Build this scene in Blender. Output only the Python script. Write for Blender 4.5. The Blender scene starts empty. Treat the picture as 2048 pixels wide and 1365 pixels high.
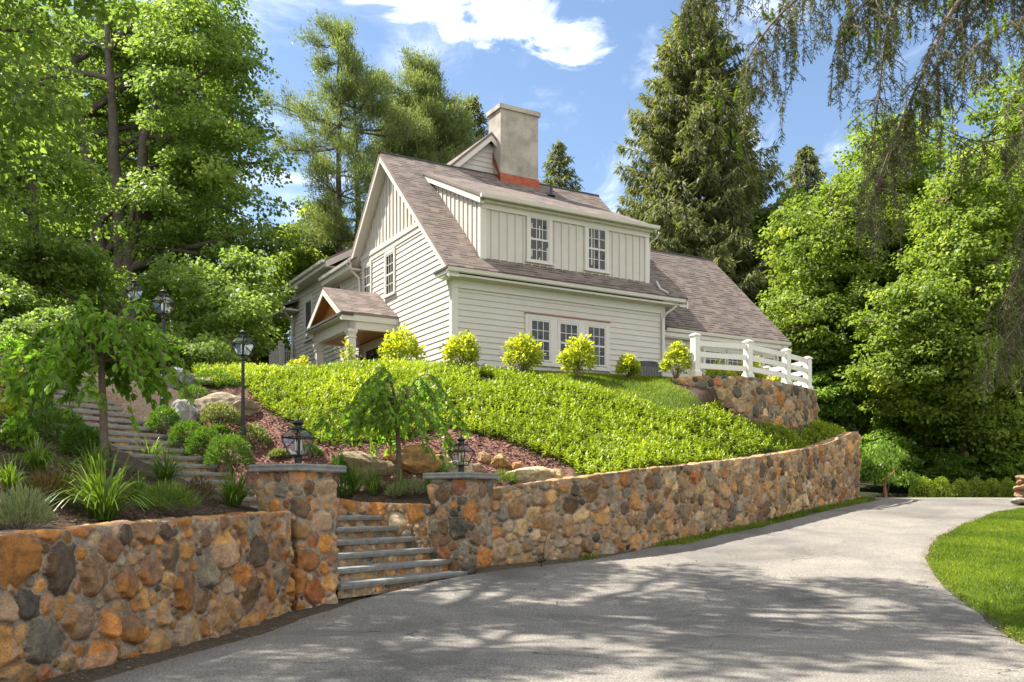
import bpy, math, random
import numpy as np
from mathutils import Vector
rng = np.random.default_rng(7)
scene = bpy.context.scene
COL = scene.collection

# ------------------------------------------------------------------ helpers
def link(o, parent=None):
    COL.objects.link(o)
    if parent is not None: o.parent = parent
    return o
def tag(o, label=None, cat=None, group=None, kind=None):
    if label: o['label'] = label
    if cat: o['category'] = cat
    if group: o['group'] = group
    if kind: o['kind'] = kind
    return o
def empty(name, loc, label, cat, group=None, rz=0.0):
    o = bpy.data.objects.new(name, None); o.empty_display_size = .2
    o.location = loc; o.rotation_euler = (0, 0, rz)
    link(o); return tag(o, label, cat, group)
def npmesh(name, V, F, mat, parent=None, attrs=None, smooth=False, uv=None):
    """V (n,3); F (m,k) equal-size faces; attrs: {name: (n,) float or (n,3) colour} on points"""
    me = bpy.data.meshes.new(name)
    V = np.asarray(V, np.float32); F = np.asarray(F, np.int32)
    m, k = F.shape
    me.vertices.add(len(V)); me.vertices.foreach_set('co', V.ravel())
    me.loops.add(m*k); me.loops.foreach_set('vertex_index', F.ravel())
    me.polygons.add(m)
    me.polygons.foreach_set('loop_start', np.arange(0, m*k, k, dtype=np.int32))
    me.polygons.foreach_set('loop_total', np.full(m, k, np.int32))
    if smooth: me.polygons.foreach_set('use_smooth', np.ones(m, bool))
    for an, a in (attrs or {}).items():
        a = np.asarray(a, np.float32)
        if a.ndim == 1:
            t = me.attributes.new(an, 'FLOAT', 'POINT'); t.data.foreach_set('value', a)
        else:
            t = me.attributes.new(an, 'FLOAT_COLOR', 'POINT')
            t.data.foreach_set('color', np.c_[a, np.ones(len(a))].astype(np.float32).ravel())
    me.update(); me.validate()
    for mm in (mat if isinstance(mat, (list, tuple)) else [mat]): me.materials.append(mm)
    o = bpy.data.objects.new(name, me)
    return link(o, parent)

class MB:
    """collects polygons of any size into one mesh"""
    def __init__(s, f=None): s.v = []; s.f = []; s.uv = []; s.map = f
    def poly(s, pts, uv=None):
        n = len(s.v)
        for p in pts: s.v.append(tuple(s.map(*p) if s.map else p))
        s.f.append(list(range(n, n+len(pts)))); s.uv.append(uv)
    def box(s, x0, x1, y0, y1, z0, z1):
        a = [(x0,y0,z0),(x1,y0,z0),(x1,y1,z0),(x0,y1,z0),(x0,y0,z1),(x1,y0,z1),(x1,y1,z1),(x0,y1,z1)]
        s.hexa(a)
    def hexa(s, a):
        for q in ((3,2,1,0),(4,5,6,7),(0,1,5,4),(1,2,6,5),(2,3,7,6),(3,0,4,7)): s.poly([a[i] for i in q])
    def beam(s, p, q, w, h, up=(0,0,1)):
        p = Vector(p); q = Vector(q); d = (q-p).normalized(); u = Vector(up)
        r = d.cross(u)
        if r.length < 1e-4: r = d.cross(Vector((1,0,0)))
        r.normalize(); u = r.cross(d)
        a = []
        for c in (p, q):
            a += [c - r*w/2 - u*h/2, c + r*w/2 - u*h/2, c + r*w/2 + u*h/2, c - r*w/2 + u*h/2]
        s.hexa([tuple(x) for x in (a[0],a[1],a[5],a[4],a[3],a[2],a[6],a[7])])
    def prism(s, base, top):
        n = len(base); s.poly(base[::-1]); s.poly(top)
        for i in range(n):
            j = (i+1) % n; s.poly([base[i], base[j], top[j], top[i]])
    def lathe(s, prof, n=14, c=(0,0,0), rot=0.0):
        rings = []
        for r, z in prof:
            rings.append([(c[0]+r*math.cos(rot+2*math.pi*i/n), c[1]+r*math.sin(rot+2*math.pi*i/n), c[2]+z) for i in range(n)])
        for a, b in zip(rings, rings[1:]):
            for i in range(n):
                j = (i+1) % n; s.poly([a[i], a[j], b[j], b[i]])
        s.poly(rings[0][::-1]); s.poly(rings[-1])
    def tube(s, pts, rad, n=7):
        V, F = tube_np(np.array(pts, float), np.array(rad, float), n)
        k = len(s.v); s.v += [tuple(p) for p in V]
        for f in F: s.f.append([int(i)+k for i in f]); s.uv.append(None)
    def build(s, name, mat, parent=None, smooth=False, bevel=0):
        me = bpy.data.meshes.new(name); me.from_pydata(s.v, [], s.f)
        if any(u is not None for u in s.uv):
            L = me.uv_layers.new(name='UVMap'); i = 0
            for f, u in zip(s.f, s.uv):
                for k in range(len(f)):
                    L.data[i].uv = u[k] if u is not None else (0, 0); i += 1
        me.materials.append(mat)
        if smooth:
            for p in me.polygons: p.use_smooth = True
        o = bpy.data.objects.new(name, me); link(o, parent)
        if bevel:
            b = o.modifiers.new('bevel', 'BEVEL'); b.width = bevel; b.segments = 2; b.limit_method = 'ANGLE'
        return o

def tube_np(P, R, n=7):
    d = np.gradient(P, axis=0); d /= np.linalg.norm(d, axis=1)[:, None] + 1e-9
    ref = np.where(np.abs(d[:, 2:3]) > .9, np.array([[1., 0, 0]]), np.array([[0, 0, 1.]]))
    a = np.cross(d, ref); a /= np.linalg.norm(a, axis=1)[:, None] + 1e-9
    b = np.cross(d, a)
    t = np.linspace(0, 2*np.pi, n, endpoint=False)
    V = P[:, None] + R[:, None, None]*(np.cos(t)[None, :, None]*a[:, None] + np.sin(t)[None, :, None]*b[:, None])
    m = len(P); i = np.arange(m-1)[:, None]*n; j = np.arange(n)[None]; k = (j+1) % n
    F = np.stack([i+j, i+k, i+n+k, i+n+j], -1).reshape(-1, 4)
    return V.reshape(-1, 3), F
def join(parts):
    V = []; F = []; n = 0
    for v, f in parts:
        V.append(v); F.append(f+n); n += len(v)
    return np.concatenate(V), np.concatenate(F)

def vnoise(p, seed=0):
    p = np.asarray(p, float); i = np.floor(p).astype(np.int64); f = p-i; f = f*f*(3-2*f)
    D = p.shape[1]; out = np.zeros(len(p))
    for c in range(2**D):
        w = np.ones(len(p)); h = np.full(len(p), seed*1013904223 + 12345, np.int64)
        for k in range(D):
            b = (c >> k) & 1
            w = w*(f[:, k] if b else 1-f[:, k])
            h = (h ^ ((i[:, k]+b)*(374761393, 668265263, 2147483647)[k])) * 1274126177 & 0x7fffffff
            h = h ^ (h >> 13)
        h = (h*1597334677) & 0x7fffffff; h = h ^ (h >> 15)
        out += w*((h & 0xffff)/65535.0)
    return out
def fbm(p, oct=4, seed=0):
    s = np.zeros(len(p)); a = .5; q = np.asarray(p, float)
    for o in range(oct):
        s += a*(vnoise(q, seed+o)*2-1); a *= .5; q = q*2.03+7.1
    return s
def unit(a): return a/(np.linalg.norm(a, axis=-1, keepdims=True)+1e-9)
def inpoly(X, Y, poly):
    X = np.asarray(X); Y = np.asarray(Y); r = np.zeros(X.shape, bool); n = len(poly)
    for i in range(n):
        x1, y1 = poly[i]; x2, y2 = poly[(i+1) % n]
        c = ((y1 > Y) != (y2 > Y)) & (X < (x2-x1)*(Y-y1)/((y2-y1) if y2 != y1 else 1e-9)+x1)
        r ^= c
    return r

# ------------------------------------------------------------------ materials
def newmat(name):
    m = bpy.data.materials.new(name); m.use_nodes = True
    nt = m.node_tree; nt.nodes.clear()
    out = nt.nodes.new('ShaderNodeOutputMaterial')
    return m, nt, out
def nd(nt, t, **kw):
    n = nt.nodes.new(t)
    for k, v in kw.items():
        if k.startswith('_'): setattr(n, k[1:], v)
        else: n.inputs[k.replace('__', ' ')].default_value = v
    return n
def ramp(nt, stops):
    r = nt.nodes.new('ShaderNodeValToRGB'); e = r.color_ramp.elements
    while len(e) < len(stops): e.new(.5)
    for x, (p, c) in zip(e, stops):
        x.position = p; x.color = (*c, 1)
    return r
def mixc(nt, fac, a, b, mode='MIX'):
    m = nt.nodes.new('ShaderNodeMix'); m.data_type = 'RGBA'; m.blend_type = mode
    L = nt.links
    for s, v in ((m.inputs[0], fac), (m.inputs[6], a), (m.inputs[7], b)):
        if isinstance(v, (int, float)): s.default_value = v
        elif isinstance(v, tuple): s.default_value = (*v, 1)
        else: L.new(v, s)
    return m.outputs[2]
def pbr(name, col, rough=.7, noise=None, bump=0, scale=20, metal=0, spec=.5):
    """noise=(other colour, amount): soft wear and mottling; bump: strength"""
    m, nt, out = newmat(name); L = nt.links
    b = nd(nt, 'ShaderNodeBsdfPrincipled', Roughness=rough, Metallic=metal)
    b.inputs['Specular IOR Level'].default_value = spec
    b.inputs['Base Color'].default_value = (*col, 1)
    tc = nd(nt, 'ShaderNodeTexCoord')
    if noise:
        n1 = nd(nt, 'ShaderNodeTexNoise', Scale=scale, Detail=6., Roughness=.65); L.new(tc.outputs['Object'], n1.inputs['Vector'])
        r = ramp(nt, [(.38, (0, 0, 0)), (.68, (1, 1, 1))]); L.new(n1.outputs['Fac'], r.inputs[0])
        mu = nd(nt, 'ShaderNodeMath', _operation='MULTIPLY'); L.new(r.outputs[0], mu.inputs[0]); mu.inputs[1].default_value = noise[1]
        L.new(mixc(nt, mu.outputs[0], col, noise[0]), b.inputs['Base Color'])
    if bump:
        n2 = nd(nt, 'ShaderNodeTexNoise', Scale=scale*3, Detail=5.); L.new(tc.outputs['Object'], n2.inputs['Vector'])
        bp = nd(nt, 'ShaderNodeBump', Strength=bump, Distance=.02); L.new(n2.outputs['Fac'], bp.inputs['Height']); L.new(bp.outputs[0], b.inputs['Normal'])
    L.new(b.outputs[0], out.inputs[0]); return m
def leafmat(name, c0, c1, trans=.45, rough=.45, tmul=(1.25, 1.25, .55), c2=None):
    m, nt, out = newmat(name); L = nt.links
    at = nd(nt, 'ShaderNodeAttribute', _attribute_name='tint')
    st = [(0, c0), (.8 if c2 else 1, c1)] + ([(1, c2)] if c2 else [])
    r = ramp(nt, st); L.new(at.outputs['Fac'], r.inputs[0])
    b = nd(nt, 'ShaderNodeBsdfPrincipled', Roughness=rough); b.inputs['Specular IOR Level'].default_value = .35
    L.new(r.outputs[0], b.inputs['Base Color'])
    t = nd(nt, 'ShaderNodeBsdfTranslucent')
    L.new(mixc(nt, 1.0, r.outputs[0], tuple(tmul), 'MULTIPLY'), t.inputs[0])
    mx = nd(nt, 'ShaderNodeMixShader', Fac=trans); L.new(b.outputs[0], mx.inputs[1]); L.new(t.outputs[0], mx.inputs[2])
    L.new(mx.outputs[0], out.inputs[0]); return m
def stonemat(name, bump=.55):
    m, nt, out = newmat(name); L = nt.links
    at = nd(nt, 'ShaderNodeAttribute', _attribute_name='col')
    tc = nd(nt, 'ShaderNodeTexCoord')
    n1 = nd(nt, 'ShaderNodeTexNoise', Scale=9., Detail=8., Roughness=.7, Distortion=.6); L.new(tc.outputs['Object'], n1.inputs['Vector'])
    n2 = nd(nt, 'ShaderNodeTexNoise', Scale=55., Detail=5., Roughness=.7); L.new(tc.outputs['Object'], n2.inputs['Vector'])
    r1 = ramp(nt, [(.3, (.62, .6, .58)), (.5, (.97, .97, .97)), (.72, (1.35, 1.3, 1.18))]); L.new(n1.outputs['Fac'], r1.inputs[0])
    c = mixc(nt, 1.0, at.outputs['Color'], r1.outputs[0], 'MULTIPLY')
    r2 = ramp(nt, [(.34, (.55, .55, .56)), (.46, (1, 1, 1)), (.66, (1.18, 1.16, 1.15))]); L.new(n2.outputs['Fac'], r2.inputs[0])
    c = mixc(nt, 1.0, c, r2.outputs[0], 'MULTIPLY')
    # pale lichen flecks
    n3 = nd(nt, 'ShaderNodeTexNoise', Scale=26., Detail=7., Roughness=.75); L.new(tc.outputs['Object'], n3.inputs['Vector'])
    r3 = ramp(nt, [(.63, (0, 0, 0)), (.7, (1, 1, 1))]); L.new(n3.outputs['Fac'], r3.inputs[0])
    mu = nd(nt, 'ShaderNodeMath', _operation='MULTIPLY'); L.new(r3.outputs[0], mu.inputs[0]); mu.inputs[1].default_value = .4
    c = mixc(nt, mu.outputs[0], c, (.42, .4, .34))
    b = nd(nt, 'ShaderNodeBsdfPrincipled', Roughness=.82); b.inputs['Specular IOR Level'].default_value = .3
    L.new(c, b.inputs['Base Color'])
    ad = nd(nt, 'ShaderNodeMath', _operation='MULTIPLY_ADD'); L.new(n1.outputs['Fac'], ad.inputs[0]); ad.inputs[1].default_value = 2.2; L.new(n2.outputs['Fac'], ad.inputs[2])
    bp = nd(nt, 'ShaderNodeBump', Strength=bump, Distance=.025); L.new(ad.outputs[0], bp.inputs['Height']); L.new(bp.outputs[0], b.inputs['Normal'])
    L.new(b.outputs[0], out.inputs[0]); return m
def shinglemat(name):
    """architectural shingles: courses and tabs from the UV (metres), each tab its own tone"""
    m, nt, out = newmat(name); L = nt.links
    uv = nd(nt, 'ShaderNodeUVMap'); sp = nd(nt, 'ShaderNodeSeparateXYZ'); L.new(uv.outputs[0], sp.inputs[0])
    def mth(op, a, b=None):
        n = nd(nt, 'ShaderNodeMath', _operation=op)
        for i, v in enumerate((a, b)):
            if v is None: continue
            if isinstance(v, (int, float)): n.inputs[i].default_value = v
            else: L.new(v, n.inputs[i])
        return n.outputs[0]
    v = mth('DIVIDE', sp.outputs[1], .142); row = mth('FLOOR', v); fv = mth('FRACT', v)
    wn = nd(nt, 'ShaderNodeTexWhiteNoise', _noise_dimensions='1D'); L.new(row, wn.inputs['W'])
    uu = mth('ADD', mth('DIVIDE', sp.outputs[0], .27), mth('MULTIPLY', wn.outputs['Value'], 7.3))
    cu = mth('FLOOR', uu); fu = mth('FRACT', uu)
    cx = nd(nt, 'ShaderNodeCombineXYZ'); L.new(cu, cx.inputs[0]); L.new(row, cx.inputs[1])
    w2 = nd(nt, 'ShaderNodeTexWhiteNoise', _noise_dimensions='2D'); L.new(cx.outputs[0], w2.inputs['Vector'])
    tone = ramp(nt, [(0, (.152, .122, .108)), (.35, (.178, .143, .126)), (.7, (.205, .165, .145)), (1, (.232, .188, .165))]); L.new(w2.outputs['Value'], tone.inputs[0])
    # dark slots between raised tabs, at the head of the course, on about half of the tabs
    w3 = nd(nt, 'ShaderNodeTexWhiteNoise', _noise_dimensions='2D'); ca = nd(nt, 'ShaderNodeVectorMath', _operation='ADD'); L.new(cx.outputs[0], ca.inputs[0]); ca.inputs[1].default_value = (31.7, 11.3, 0)
    L.new(ca.outputs[0], w3.inputs['Vector'])
    slot = mth('MULTIPLY', mth('GREATER_THAN', w3.outputs['Value'], .5), mth('LESS_THAN', fv, .36))
    edge = mth('LESS_THAN', fv, .08)
    dark = mth('MAXIMUM', mth('MULTIPLY', slot, .85), mth('MULTIPLY', edge, .5))
    c = mixc(nt, dark, tone.outputs[0], (.045, .036, .034))
    tc = nd(nt, 'ShaderNodeTexCoord'); n1 = nd(nt, 'ShaderNodeTexNoise', Scale=120., Detail=3.); L.new(tc.outputs['Object'], n1.inputs['Vector'])
    n4 = nd(nt, 'ShaderNodeTexNoise', Scale=.8, Detail=5.); L.new(tc.outputs['Object'], n4.inputs['Vector'])
    r1 = ramp(nt, [(.3, (.7, .7, .7)), (.7, (1.25, 1.25, 1.25))]); L.new(n1.outputs['Fac'], r1.inputs[0])
    r4 = ramp(nt, [(.3, (.82, .84, .86)), (.7, (1.12, 1.08, 1.04))]); L.new(n4.outputs['Fac'], r4.inputs[0])
    c = mixc(nt, 1.0, mixc(nt, 1.0, c, r1.outputs[0], 'MULTIPLY'), r4.outputs[0], 'MULTIPLY')
    b = nd(nt, 'ShaderNodeBsdfPrincipled', Roughness=.9); b.inputs['Specular IOR Level'].default_value = .2
    L.new(c, b.inputs['Base Color'])
    bp = nd(nt, 'ShaderNodeBump', Strength=.6, Distance=.02); L.new(mth('SUBTRACT', 1.0, dark), bp.inputs['Height']); L.new(bp.outputs[0], b.inputs['Normal'])
    L.new(b.outputs[0], out.inputs[0]); return m
def glassmat(name, col=(.015, .018, .02)):
    m, nt, out = newmat(name)
    b = nd(nt, 'ShaderNodeBsdfPrincipled', Roughness=.04); b.inputs['Base Color'].default_value = (*col, 1)
    b.inputs['Specular IOR Level'].default_value = .5
    tc = nd(nt, 'ShaderNodeTexCoord'); n = nd(nt, 'ShaderNodeTexNoise', Scale=2.5, Detail=1.); nt.links.new(tc.outputs['Object'], n.inputs['Vector'])
    bp = nd(nt, 'ShaderNodeBump', Strength=.12, Distance=.05); nt.links.new(n.outputs['Fac'], bp.inputs['Height']); nt.links.new(bp.outputs[0], b.inputs['Normal'])
    nt.links.new(b.outputs[0], out.inputs[0]); return m
def clearglass(name):
    m, nt, out = newmat(name)
    t = nd(nt, 'ShaderNodeBsdfTransparent'); t.inputs[0].default_value = (.86, .88, .86, 1)
    g = nd(nt, 'ShaderNodeBsdfGlossy', Roughness=.03)
    mx = nd(nt, 'ShaderNodeMixShader'); lw = nd(nt, 'ShaderNodeLayerWeight', Blend=.35)
    ml = nd(nt, 'ShaderNodeMath', _operation='MULTIPLY_ADD'); nt.links.new(lw.outputs['Fresnel'], ml.inputs[0]); ml.inputs[1].default_value = .45; ml.inputs[2].default_value = .03
    nt.links.new(ml.outputs[0], mx.inputs[0])
    nt.links.new(t.outputs[0], mx.inputs[1]); nt.links.new(g.outputs[0], mx.inputs[2]); nt.links.new(mx.outputs[0], out.inputs[0]); return m

M = dict(
    siding=pbr('siding_paint', (.51, .478, .432), .55, ((.43, .39, .335), .4), .05, 2.2),
    trim=pbr('trim_paint', (.56, .53, .485), .5, ((.47, .435, .38), .35), .03, 4),
    fencewhite=pbr('fence_white_paint', (.68, .65, .60), .5, ((.55, .51, .45), .4), .08, 5),
    shingle=shinglemat('roof_shingles'),
    roofedge=pbr('roof_edge_metal', (.045, .04, .038), .6),
    concrete=pbr('chimney_stucco', (.41, .37, .31), .9, ((.21, .185, .155), .9), .3, 1.7),
    copper=pbr('copper_flashing', (.33, .085, .035), .45, ((.14, .03, .018), .8), .1, 6, .55),
    glass=glassmat('window_glass'), lampglass=clearglass('lantern_glass'),
    black=pbr('black_iron', (.018, .018, .018), .45, ((.06, .05, .045), .5), .15, 12, .4),
    cedar=pbr('cedar_boards', (.5, .22, .06), .55, ((.36, .14, .035), .6), .1, 5),
    door=pbr('door_stain', (.045, .02, .017), .4, ((.09, .035, .025), .5), 0, 6),
    white=pbr('candle_white', (.8, .79, .74), .4),
    bluestone=pbr('bluestone_slab', (.17, .17, .158), .8, ((.31, .29, .25), .6), .5, 7),
    riser=None, stone=stonemat('fieldstone'), rock=stonemat('boulder_rock', .8),
    bark=pbr('bark_grey', (.13, .105, .085), .95, ((.05, .04, .033), .8), .9, 6),
    bark2=pbr('bark_brown', (.10, .07, .05), .95, ((.22, .16, .11), .6), .9, 7),
    twig=pbr('twig_brown', (.12, .085, .06), .9),
    acgrey=pbr('enclosure_dark_metal', (.035, .04, .048), .45, ((.08, .085, .09), .4), 0, 10, .3),
    deckwood=pbr('deck_rail_paint', (.56, .5, .45), .6, ((.45, .38, .33), .5), .1, 6),
)
# ------------------------------------------------------------------ camera (1.5 m above the drive, level, raised frame)
FPX, CXP, HYP, CAMZ = 1880., 1024., 1010., 1.5
cam = bpy.data.cameras.new('camera'); cam.sensor_width = 36; cam.lens = FPX/2048*36
cam.shift_y = (HYP-682.5)/2048; cam.clip_start = .1; cam.clip_end = 2000
co = bpy.data.objects.new('camera', cam); co.location = (0, 0, CAMZ); co.rotation_euler = (math.pi/2, 0, 0); link(co)
scene.camera = co
def W(px, py, d): return np.array([(px-CXP)/FPX*d, d, CAMZ+(HYP-py)/FPX*d])

# ------------------------------------------------------------------ sun and sky
SUN = np.array([-.552, .201, .809]); SUN /= np.linalg.norm(SUN)
sl = bpy.data.lights.new('sun', 'SUN'); sl.energy = 5.0; sl.angle = math.radians(.45); sl.color = (1, .945, .86)
so = bpy.data.objects.new('sun', sl); so.rotation_euler = Vector(SUN).to_track_quat('Z', 'Y').to_euler(); so.location = (-20, 20, 40); link(so)
w = bpy.data.worlds.new('World'); scene.world = w; w.use_nodes = True; nt = w.node_tree; nt.nodes.clear(); L = nt.links
out = nt.nodes.new('ShaderNodeOutputWorld'); bg = nd(nt, 'ShaderNodeBackground', Strength=.076)
sky = nd(nt, 'ShaderNodeTexSky', _sky_type='NISHITA', _sun_disc=False, _sun_elevation=math.asin(SUN[2]), _sun_rotation=math.atan2(SUN[0], SUN[1]), _altitude=100., _air_density=1.0, _dust_density=.3, _ozone_density=1.3)
tc = nd(nt, 'ShaderNodeTexCoord'); sp = nd(nt, 'ShaderNodeSeparateXYZ'); L.new(tc.outputs['Generated'], sp.inputs[0])
def wm(op, a, b=None, c=None):
    n = nd(nt, 'ShaderNodeMath', _operation=op)
    for i, v in enumerate((a, b, c)):
        if v is None: continue
        if isinstance(v, (int, float)): n.inputs[i].default_value = v
        else: L.new(v, n.inputs[i])
    return n.outputs[0]
# clouds float on a high plane: direction / height
zc = wm('MAXIMUM', sp.outputs[2], .05); cxn = wm('DIVIDE', sp.outputs[0], zc); cyn = wm('DIVIDE', sp.outputs[1], zc)
cv = nd(nt, 'ShaderNodeCombineXYZ'); L.new(cxn, cv.inputs[0]); L.new(cyn, cv.inputs[1])
def blob(x, y, rx, ry):
    dx = wm('DIVIDE', wm('SUBTRACT', cxn, x), rx); dy = wm('DIVIDE', wm('SUBTRACT', cyn, y), ry)
    return wm('SUBTRACT', 1.0, wm('SQRT', wm('ADD', wm('MULTIPLY', dx, dx), wm('MULTIPLY', dy, dy))))
def cdir(px, py): zz = (HYP-py)/FPX; return (px-CXP)/FPX/zz, 1/zz
bl = None
for px, py, rx, ry in ((905, -20, .30, .17), (1010, 30, .17, .15), (1110, 72, .12, .13), (760, -25, .17, .10), (940, 60, .13, .10)):
    x, y = cdir(px, py); b_ = blob(x, y, rx, ry); bl = b_ if bl is None else wm('MAXIMUM', bl, b_)
cn = nd(nt, 'ShaderNodeTexNoise', Scale=5.5, Detail=10., Roughness=.6, Distortion=.45); L.new(cv.outputs[0], cn.inputs['Vector'])
den = wm('ADD', bl, wm('MULTIPLY', wm('SUBTRACT', cn.outputs['Fac'], .52), 3.6))
cr = nd(nt, 'ShaderNodeMapRange', _interpolation_type='SMOOTHSTEP'); L.new(den, cr.inputs[0]); cr.inputs[1].default_value = 0.; cr.inputs[2].default_value = .95
# thin high wisps
mp = nd(nt, 'ShaderNodeMapping'); L.new(cv.outputs[0], mp.inputs[0]); mp.inputs['Scale'].default_value = (1.3, .6, 1); mp.inputs['Rotation'].default_value = (0, 0, .7)
wn_ = nd(nt, 'ShaderNodeTexNoise', Scale=1.7, Detail=9., Roughness=.62, Distortion=1.2); L.new(mp.outputs[0], wn_.inputs['Vector'])
wr = nd(nt, 'ShaderNodeMapRange', _interpolation_type='SMOOTHSTEP'); L.new(wn_.outputs['Fac'], wr.inputs[0]); wr.inputs[1].default_value = .48; wr.inputs[2].default_value = .8; wr.inputs[4].default_value = .5
cn2 = nd(nt, 'ShaderNodeTexNoise', Scale=7., Detail=6.); L.new(cv.outputs[0], cn2.inputs['Vector'])
cc = ramp(nt, [(.3, (8.7, 9.1, 9.6)), (.6, (13.2, 13.2, 13.3))]); L.new(cn2.outputs['Fac'], cc.inputs[0])
# unseen cloud cover behind and overhead, added as neutral fill light
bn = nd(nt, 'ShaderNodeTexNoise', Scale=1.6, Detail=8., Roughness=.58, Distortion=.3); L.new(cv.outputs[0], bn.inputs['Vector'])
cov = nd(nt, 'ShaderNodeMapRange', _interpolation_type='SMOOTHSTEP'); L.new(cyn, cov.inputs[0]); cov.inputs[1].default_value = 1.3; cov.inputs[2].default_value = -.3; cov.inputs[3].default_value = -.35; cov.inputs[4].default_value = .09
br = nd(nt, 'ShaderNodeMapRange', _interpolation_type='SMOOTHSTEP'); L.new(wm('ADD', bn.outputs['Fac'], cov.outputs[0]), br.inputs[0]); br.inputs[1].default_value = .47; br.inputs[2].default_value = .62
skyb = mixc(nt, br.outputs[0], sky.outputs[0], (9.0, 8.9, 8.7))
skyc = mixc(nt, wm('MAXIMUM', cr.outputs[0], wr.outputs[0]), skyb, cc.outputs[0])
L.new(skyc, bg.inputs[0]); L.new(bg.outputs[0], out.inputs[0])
scene.view_settings.view_transform = 'Standard'; scene.view_settings.look = 'None'; scene.view_settings.gamma = 1
scene.view_settings.exposure = 1.45
scene.cycles.max_bounces = 12; scene.cycles.transparent_max_bounces = 12; scene.cycles.diffuse_bounces = 6; scene.cycles.transmission_bounces = 8
scene.cycles.use_denoising = True
scene.cycles.caustics_reflective = False; scene.cycles.caustics_refractive = False

# ------------------------------------------------------------------ the lie of the land
GY = np.array([-50, 0, 11, 12.8, 16.2, 23.1, 30, 36, 60, 200.]); GZ = np.array([0, 0, .0, .08, .36, 1.01, 1.66, 1.76, 2.9, 6.])
def gdrive(Y): return np.interp(Y, GY, GZ)
GA = np.array([.53, .848]); GB = np.array([-.848, .53])       # along the gate, and up the stairs
PL = np.array([-2.91, 12.8]); PR = np.array([-.78, 16.2])     # near corners of the two pillars
STR = np.array([-1.44, 16.6]); STW = 2.35                      # right-hand line and width of the long stairs
RW = [(-.62, 16.72), (-.3, 16.92), (2.11, 18.4), (5.85, 23.1), (9.0, 27.5), (11.15, 30.2), (11.75, 32), (11.7, 34), (10.9, 36.2), (9.3, 38)]   # drive side of the retaining wall
RWT = [1.74, 1.78, 2.14, 2.64, 3.2, 3.86, 3.95, 3.95, 3.9, 3.8]
LW = [(-5.2, 3.2), (-4.07, 7.94), (-2.99, 12.72)]; LWT = [1.15, 1.26, 1.4]
UW = [(4.5, 27.3), (5.3, 26.85), (7.05, 27.6), (8.66, 29.2), (9.74, 30.5), (10.3, 31.7), (10.25, 33.2), (9.3, 34.6)]
ctl = [(-5.0,5,1.12),(-4.75,8,1.2),(-4.0,10.5,1.26),(-3.55,12.4,1.33),(-5.4,12.5,1.95),(-7,10,2.1),(-8,12.5,2.7),(-6.6,14.8,2.3),(-9,16,3.3),(-12,19.6,4.55),(-14,15,4.6),
 (-10,8,2.6),(-12,2,2.6),(-6.5,4,1.4),(-3.6,13.4,1.4),
 (-.1,17.0,1.62),(2.2,18.9,2.0),(4.0,21.1,2.3),(5.9,23.8,2.5),(8.8,28.0,3.05),(11.0,31,3.72),(11,34,3.85),(9.8,36,3.6),(8,39,3.6),(11.8,38.4,1.95),(17,38.6,1.9),(26,39,2.0),
 (-2.23,18.5,2.05),(-1.4,17.2,1.55),(-.6,17.9,1.75),(-2.4,17.3,1.55),(-3.98,18.35,1.78),(-5.68,19.4,2.3),(-5.86,20.5,2.64),(-7.99,20.85,3.35),(-7.9,21.6,3.6),(-11.2,22.95,4.95),(-10.6,26.5,5.1),(-13,24,5.2),
 (-6.8,22.5,3.65),(-7.5,21.5,3.45),(-3.0,19.4,2.3),(.36,18.6,1.95),(-1.4,21,2.95),(-5.3,21.5,3.33),(-4.2,20.6,2.8),(1.1,22,3.35),(2.2,24,4.0),(4,24.6,3.75),
 (-7.9,25.5,5.1),(-5.9,26,5.1),(-4,26,5.2),(-1.8,26.8,5.35),(-1.77,28,5.5),(1.4,28.0,5.4),(1.5,29.9,5.62),(5.2,32,5.7),(4.2,29.5,5.45),(4.3,27.4,5.1),
 (5.9,26.8,4.73),(8.06,28.9,4.1),(9.5,30,4.02),(10.6,31.9,4.02),(10.7,33.4,4.0),(-5.9,35,5.6),(-9,31,5.5),(3,36,5.7),
 (-15.2,36,8.3),(-14,30,6.8),(-22,30,9.),(-10,42,7.5),(-4,50,7.5),(6,48,6),(-25,18,7),(-24,6,5),(-30,45,11),(0,70,9),(12,46,3.6),(20,47,3.2),(14,39.5,2.0),(30,60,9),(-40,70,13),(40,45,6),(-40,20,9),(30,20,2.),(18,10,1),(-20,-20,2),(20,-20,.5),(-45,-20,5),(50,0,2),(60,90,14),(-60,100,16),(0,120,12)]
ctl = np.array(ctl, float); CS = 10.
def _tps(r2): return np.where(r2 > 1e-9, .5*r2*np.log(r2+1e-12), 0)
def _fit():
    P = ctl[:, :2]/CS; n = len(P); d2 = ((P[:, None]-P[None])**2).sum(-1)
    A = np.zeros((n+3, n+3)); A[:n, :n] = _tps(d2) + np.eye(n)*2e-3; A[:n, n] = 1; A[:n, n+1:] = P; A[n, :n] = 1; A[n+1:, :n] = P.T
    return np.linalg.solve(A, np.r_[ctl[:, 2], 0, 0, 0])
_c = _fit()
def bank(X, Y):
    X = np.atleast_1d(np.asarray(X, float)); Y = np.atleast_1d(np.asarray(Y, float)); sh = X.shape
    Q = np.c_[X.ravel(), Y.ravel()]/CS; P = ctl[:, :2]/CS; o = np.zeros(len(Q)); n = len(P)
    for i in range(0, len(Q), 20000):
        q = Q[i:i+20000]; d2 = ((q[:, None]-P[None])**2).sum(-1)
        o[i:i+20000] = _tps(d2) @ _c[:n] + _c[n] + q @ _c[n+1:]
    return o.reshape(sh)
def offset_path(P, d):
    P = np.array(P, float); t = unit(np.gradient(P, axis=0)); n = np.c_[t[:, 1], -t[:, 0]]
    return P + n*d          # + = right-hand side of the direction of travel
_lw = offset_path(LW, -.25); _rw = offset_path(RW, -.3)
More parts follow.
